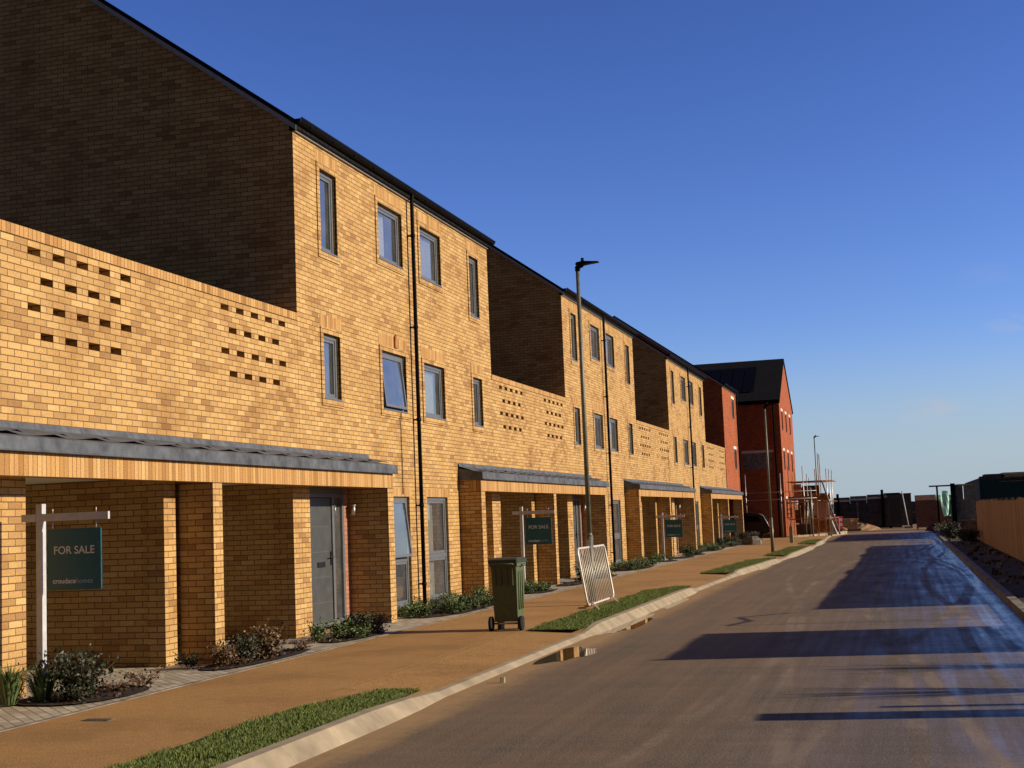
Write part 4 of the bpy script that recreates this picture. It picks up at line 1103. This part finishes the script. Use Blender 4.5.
# timber fence and teal cabin on the right
def hoard(y0, y1, x, h, label, z0=-.03):
    e = empty('timber_fence', (x, y0, 0)); n = max(1, round((y1 - y0) / 2.4)); L = (y1 - y0) / n; rnd = random.Random(int(y0))
    for i in range(n):
        m = MB(); hh = h + rnd.uniform(-.03, .03)
        k = 0; y = i * L
        while y < (i + 1) * L - .02:
            yy = min(y + .148, (i + 1) * L - .002); dz = rnd.uniform(-.012, .02); m.box(0, y + .002, z0, .02, yy, hh + dz, M_FENCE); y += .15
        m.build('boards', e)
        p = MB(); p.box(.024, i * L - .05, z0, .12, i * L + .05, h + .06, M_GREYBOARD); p.build('post', e)
    m = MB(); m.box(.022, 0, h * .25, .06, y1 - y0, h * .25 + .08, M_GREYBOARD); m.box(.022, 0, h * .8, .06, y1 - y0, h * .8 + .08, M_GREYBOARD); m.build('rail', e)
    tag(e, label, 'fence', 'timber fences along the verge')
hoard(24.6, 61.5, 2.9, 1.63, 'long brown timber board fence along the right hand verge')
hoard(16.95, 20.35, 2.9, 2.15, 'short taller board fence standing outside the right edge of view')
def cabin():
    e = empty('site_cabin', (3.62, 72, 0)); T = 2.70
    m = MB(); m.box(0, 0, .2, 3.4, 16, T, M_TEALBOX)
    for k in range(9): m.box(.1 + k * .36, -.02, .3, .14 + k * .36, -.001, T - .15, M_TEALBOX)
    m.build('cabin_body', e)
    m = MB(); m.box(-.02, -.03, T + .003, 3.43, 16.03, T + .06, M_DARKBOARD); m.box(.95, -.05, T - .16, 3.4, -.031, T - .13, M_GREYBOARD); m.build('roof', e)
    m = MB(); m.box(.05, .3, T + .063, .45, 1.2, T + .15, M_DARKBOARD); m.box(.28, .2, T + .063, 1.1, 2.2, T + .25, M_DARKBOARD); m.build('roof_load', e)
    m = MB(); m.box(1.12, .1, T + .20, 3.2, 2.6, T + .29, M_WHITE); m.box(1.2, .2, T + .063, 3.1, 2.4, T + .198, M_TIMBER); m.build('roof_board', e)
    tag(e, 'dark teal site cabin with boards on its roof behind the fence', 'cabin')
cabin()
# things on the unseen side of the verge whose shadows cross the road
def stake(x, y, h, w_, label):
    m = MB(); m.box(-w_ / 2, -w_ / 2, -.05, w_ / 2, w_ / 2, h, M_GREYBOARD); m.prism([(-w_ / 2, h), (w_ / 2, h), (0, h + .1)], 'y', -w_ / 2, w_ / 2, M_GREYBOARD)
    o = m.build('timber_post', None, (x, y, 0)); tag(o, label, 'post', 'posts beside the verge')
stake(2.5, 12.14, 1.28, .38, 'stout timber post on the verge outside the right edge of view')
stake(2.5, 12.62, .9, .10, 'thin timber stake on the verge outside the right edge of view')
def twigs(x, y, h, seed, label):
    rnd = random.Random(seed); e = empty('bare_shrub', (x, y, 0)); m = MB()
    for k in range(75):
        a = rnd.uniform(0, 6.28); r_ = rnd.uniform(.05, .42); hh = h * rnd.uniform(.5, 1)
        m.tube([(0, 0, 0), (math.cos(a) * r_ * .4, math.sin(a) * r_ * .4, hh * .5), (math.cos(a) * r_, math.sin(a) * r_ * 1.3, hh)], .017, M_TWIG, 4, True, .006)
    m.build('branches', e); tag(e, label, 'shrub', 'bare shrubs on the verge')
twigs(2.4, 13.5, 1.4, 1, 'bare twiggy shrub on the verge, nearer than the short fence'); twigs(2.5, 15.45, 1.3, 2, 'bare twiggy shrub close beside the short fence')
m = MB(); m.tube([(0, 0, 0), (0, 0, 2.0)], .022, M_STEEL, 6); m.tube([(0, 0, 2.0), (0, .8, 1.9), (0, 1.6, 2.0), (0, 2.3, 1.7)], .022, M_STEEL, 6); m.tube([(0, 2.3, 0), (0, 2.3, 1.75)], .022, M_STEEL, 6)
o = m.build('bent_rail', None, (2.7, 21.6, 0)); tag(o, 'bent steel rail standing in the gap of the fence', 'rail')
for k, (x, y, sc) in enumerate(((1.95, 64.5, 1.5), (2.3, 60.4, 1.2), (2.1, 68.5, 1.6), (2.5, 58.0, 1.2))):
    plant('dark', x, y, sc, 'dark bushes on the verge beyond the fence end', 'dark bushes beyond the fence')
# rubble on the verge
m = MB(); rnd = random.Random(6)
for k in range(160):
    x, y = rnd.uniform(1.75, 2.8), rnd.uniform(21, 62); s_ = rnd.uniform(.02, .09)
    pts = [(x + s_ * math.cos(a + rnd.uniform(-.3, .3)), y + s_ * math.sin(a + rnd.uniform(-.3, .3))) for a in (0, 1.3, 2.5, 3.8, 5)]
    m.prism(pts, 'z', -.02, s_ * rnd.uniform(.4, 1), rnd.choice((M_STONE, M_VERGE, M_KERBD)))
tag(m.build('rubble'), kind='stuff')
# site clutter at the road end
e = empty('mesh_fence', (-6.5, 115, -.1))
for k in range(5):
    x = k * 2.6; f = MB()
    for zz in (.15, 1.1, 1.95): f.tube([(x, 0, zz), (x + 2.5, 0, zz)], .02, M_STEEL, 6)
    for xx in (0, 2.5): f.tube([(x + xx, 0, .05), (x + xx, 0, 2.0)], .02, M_STEEL, 6)
    pf = f.build('fence_panel', e)
    n_ = MB(); n_.poly([(x, .01, .15), (x + 2.5, .01, .15), (x + 2.5, .01, 1.95), (x, .01, 1.95)], M_DARKBOARD); n_.build('netting', pf)
    b_ = MB(); b_.box(x - .2, -.12, 0, x + .2, .12, .12, M_STONE); b_.build('foot', e)
tag(e, 'netted site fence behind the stacks at the road end', 'fence')
def heap(x, y, rx, ry, h, mat, name, label, cat, seed):
    rnd = random.Random(seed); m = MB(); nr, na = 5, 16; rows = []
    for i in range(nr + 1):
        t = i / nr; rows.append([(rx * (1 - t) * math.cos(2 * math.pi * k / na) * rnd.uniform(.85, 1.1), ry * (1 - t) * math.sin(2 * math.pi * k / na) * rnd.uniform(.85, 1.1), h * (1 - (1 - t) ** 1.6) * rnd.uniform(.85, 1.1)) for k in range(na)])
    for i in range(nr):
        for k in range(na): m.poly([rows[i][k], rows[i][(k + 1) % na], rows[i + 1][(k + 1) % na], rows[i + 1][k]], mat)
    o = m.build(name, None, (x, y, -.12)); tag(o, label, cat)
heap(-3.1, 103, 1.5, 1.2, .55, M_MUD, 'spoil_heap', 'low brown spoil heap at the left of the road end', 'earth heap', 1)
heap(-5.2, 90.5, .9, .9, .55, M_STONE, 'rubble_heap', 'small grey rubble heap at the scaffold foot', 'rubble', 2)
heap(1.9, 93, .8, .8, .5, M_VERGE, 'spoil_heap', 'dark spoil heap by the verge near the brick pallets', 'earth heap', 3)
for k, (x, y, z, L, mt, lb) in enumerate(((-4.7, 92.1, .8, 1.1, M_RED_PL, 'red plank lying across the plastic barriers'), (-4.9, 92.4, 1.06, 1.0, M_WHITE, 'white plank lying on top of the plastic barriers'), (-4.4, 96.6, .35, 1.3, M_TIMBER, 'loose timber leaning on the pale timber pile'))):
    m = MB(); m.box(-L / 2, -.12, -.03, L / 2, .12, .03, mt); o = m.build('plank', None, (x, y, z)); o.rotation_euler = (0, R((18, -8, 25)[k]), R((20, -12, 35)[k])); tag(o, lb, 'plank')
# low hills on the horizon
m = MB(); rnd = random.Random(12); x = -2400
while x < 2400:
    h0, h1 = 6 + 9 * math.sin(x * .004) ** 2, 6 + 9 * math.sin((x + 120) * .004) ** 2
    m.poly([(x, 2600, -2), (x + 120, 2600, -2), (x + 120, 2750, h1), (x, 2750, h0)], M_VERGE); x += 120
st(m.build('hills'))

# ------------------------------------------------------------------ light, sky, camera
sun = bpy.data.lights.new('sun', 'SUN'); sun.energy = 5.0; sun.angle = R(.53); sun.color = (1.0, .83, .60)
so = bpy.data.objects.new('sun', sun); COL.objects.link(so); so.rotation_euler = SUN.to_track_quat('Z', 'Y').to_euler()
yaw, pitch, roll = .27333828, .0988306, -.03994467
fw = Vector((-math.sin(yaw) * math.cos(pitch), math.cos(yaw) * math.cos(pitch), math.sin(pitch))); rt = Vector((math.cos(yaw), math.sin(yaw), 0)); up = rt.cross(fw)
r2 = rt * math.cos(roll) + up * math.sin(roll); u2 = up * math.cos(roll) - rt * math.sin(roll)
w = bpy.data.worlds.new('World'); S.world = w; w.use_nodes = True; nt = w.node_tree
bg = nt.nodes['Background']
sky = nt.nodes.new('ShaderNodeTexSky'); sky.sky_type = 'NISHITA'; sky.sun_disc = False
sky.sun_elevation = math.asin(SUN.z); sky.sun_rotation = math.atan2(SUN.x, SUN.y)
sky.altitude = 100; sky.air_density = 1.0; sky.dust_density = .3; sky.ozone_density = 2.5
gm = nt.nodes.new('ShaderNodeGamma'); gm.inputs[1].default_value = 1.5; nt.links.new(sky.outputs[0], gm.inputs[0])
tn = nt.nodes.new('ShaderNodeVectorMath'); tn.operation = 'MULTIPLY'; tn.inputs[1].default_value = (.475, .48, .72); nt.links.new(gm.outputs[0], tn.inputs[0])
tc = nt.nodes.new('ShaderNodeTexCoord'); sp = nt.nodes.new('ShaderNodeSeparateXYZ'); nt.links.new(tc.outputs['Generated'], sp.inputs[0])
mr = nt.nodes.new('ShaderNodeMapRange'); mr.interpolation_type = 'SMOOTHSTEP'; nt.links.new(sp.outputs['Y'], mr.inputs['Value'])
mr.inputs['From Min'].default_value = -.4; mr.inputs['From Max'].default_value = .6; mr.inputs['To Min'].default_value = .2; mr.inputs['To Max'].default_value = 1.0  # added dimming of the sky behind the camera, deepens shade on the gables
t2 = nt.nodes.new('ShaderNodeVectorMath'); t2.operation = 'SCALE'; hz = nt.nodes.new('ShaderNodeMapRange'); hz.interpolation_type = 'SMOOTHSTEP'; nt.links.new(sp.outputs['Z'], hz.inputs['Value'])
hz.inputs['From Min'].default_value = .13; hz.inputs['From Max'].default_value = .0; hz.inputs['To Min'].default_value = 0; hz.inputs['To Max'].default_value = .8
hm = nt.nodes.new('ShaderNodeMix'); hm.data_type = 'RGBA'; nt.links.new(hz.outputs[0], hm.inputs['Factor']); nt.links.new(tn.outputs[0], hm.inputs['A']); hm.inputs['B'].default_value = (3.9, 5.1, 6.2, 1)
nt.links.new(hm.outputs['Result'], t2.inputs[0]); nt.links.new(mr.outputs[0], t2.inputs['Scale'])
def dirpx(u, v):
    d = fw * 1375.4 + r2 * (u - 512) - u2 * (v - 384); return d.normalized()
def nn(t, **k):
    n = nt.nodes.new(t)
    for a, b in k.items(): setattr(n, a, b)
    return n
last = t2.outputs[0]
cn = nn('ShaderNodeTexNoise'); cn.inputs['Scale'].default_value = 26; cn.inputs['Detail'].default_value = 6; cn.inputs['Roughness'].default_value = .62
cm = nn('ShaderNodeMapping'); cm.inputs['Scale'].default_value = (1, 1, 2.6); nt.links.new(tc.outputs['Generated'], cm.inputs[0]); nt.links.new(cm.outputs[0], cn.inputs['Vector'])
cr_ = nn('ShaderNodeMapRange'); cr_.inputs['From Min'].default_value = .45; cr_.inputs['From Max'].default_value = .72; nt.links.new(cn.outputs[0], cr_.inputs['Value'])
for (u_, v_, rad, amt) in ((933, 410, .026, .42), (1012, 322, .016, .42), (985, 275, .02, .08)):
    d_ = dirpx(u_, v_)
    sb = nn('ShaderNodeVectorMath', operation='SUBTRACT'); sb.inputs[1].default_value = d_; nt.links.new(tc.outputs['Generated'], sb.inputs[0])
    sc_ = nn('ShaderNodeVectorMath', operation='MULTIPLY'); sc_.inputs[1].default_value = (1, 1, 2.6); nt.links.new(sb.outputs[0], sc_.inputs[0])
    ln = nn('ShaderNodeVectorMath', operation='LENGTH'); nt.links.new(sc_.outputs[0], ln.inputs[0])
    fo = nn('ShaderNodeMapRange', interpolation_type='SMOOTHSTEP'); fo.inputs['From Min'].default_value = rad * 1.5; fo.inputs['From Max'].default_value = rad * .2; nt.links.new(ln.outputs['Value'], fo.inputs['Value'])
    mu = nn('ShaderNodeMath', operation='MULTIPLY'); nt.links.new(fo.outputs[0], mu.inputs[0]); nt.links.new(cr_.outputs[0], mu.inputs[1])
    m2_ = nn('ShaderNodeMath', operation='MULTIPLY'); nt.links.new(mu.outputs[0], m2_.inputs[0]); m2_.inputs[1].default_value = amt
    mx_ = nn('ShaderNodeMix', data_type='RGBA'); nt.links.new(m2_.outputs[0], mx_.inputs['Factor']); nt.links.new(last, mx_.inputs['A']); mx_.inputs['B'].default_value = (5.6, 5.3, 5.6, 1); last = mx_.outputs['Result']
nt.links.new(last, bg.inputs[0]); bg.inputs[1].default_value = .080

cam = bpy.data.cameras.new('camera'); co = bpy.data.objects.new('camera', cam); COL.objects.link(co)
cam.sensor_width = 36; cam.lens = 36 * 1375.4 / 1024; cam.clip_end = 9000; cam.clip_start = .05
co.matrix_world = Matrix(((r2.x, u2.x, -fw.x, 0), (r2.y, u2.y, -fw.y, 0), (r2.z, u2.z, -fw.z, 1.6), (0, 0, 0, 1)))
S.camera = co
S.view_settings.view_transform = 'Standard'; S.view_settings.look = 'None'; S.view_settings.gamma = 1; S.view_settings.exposure = 0.28
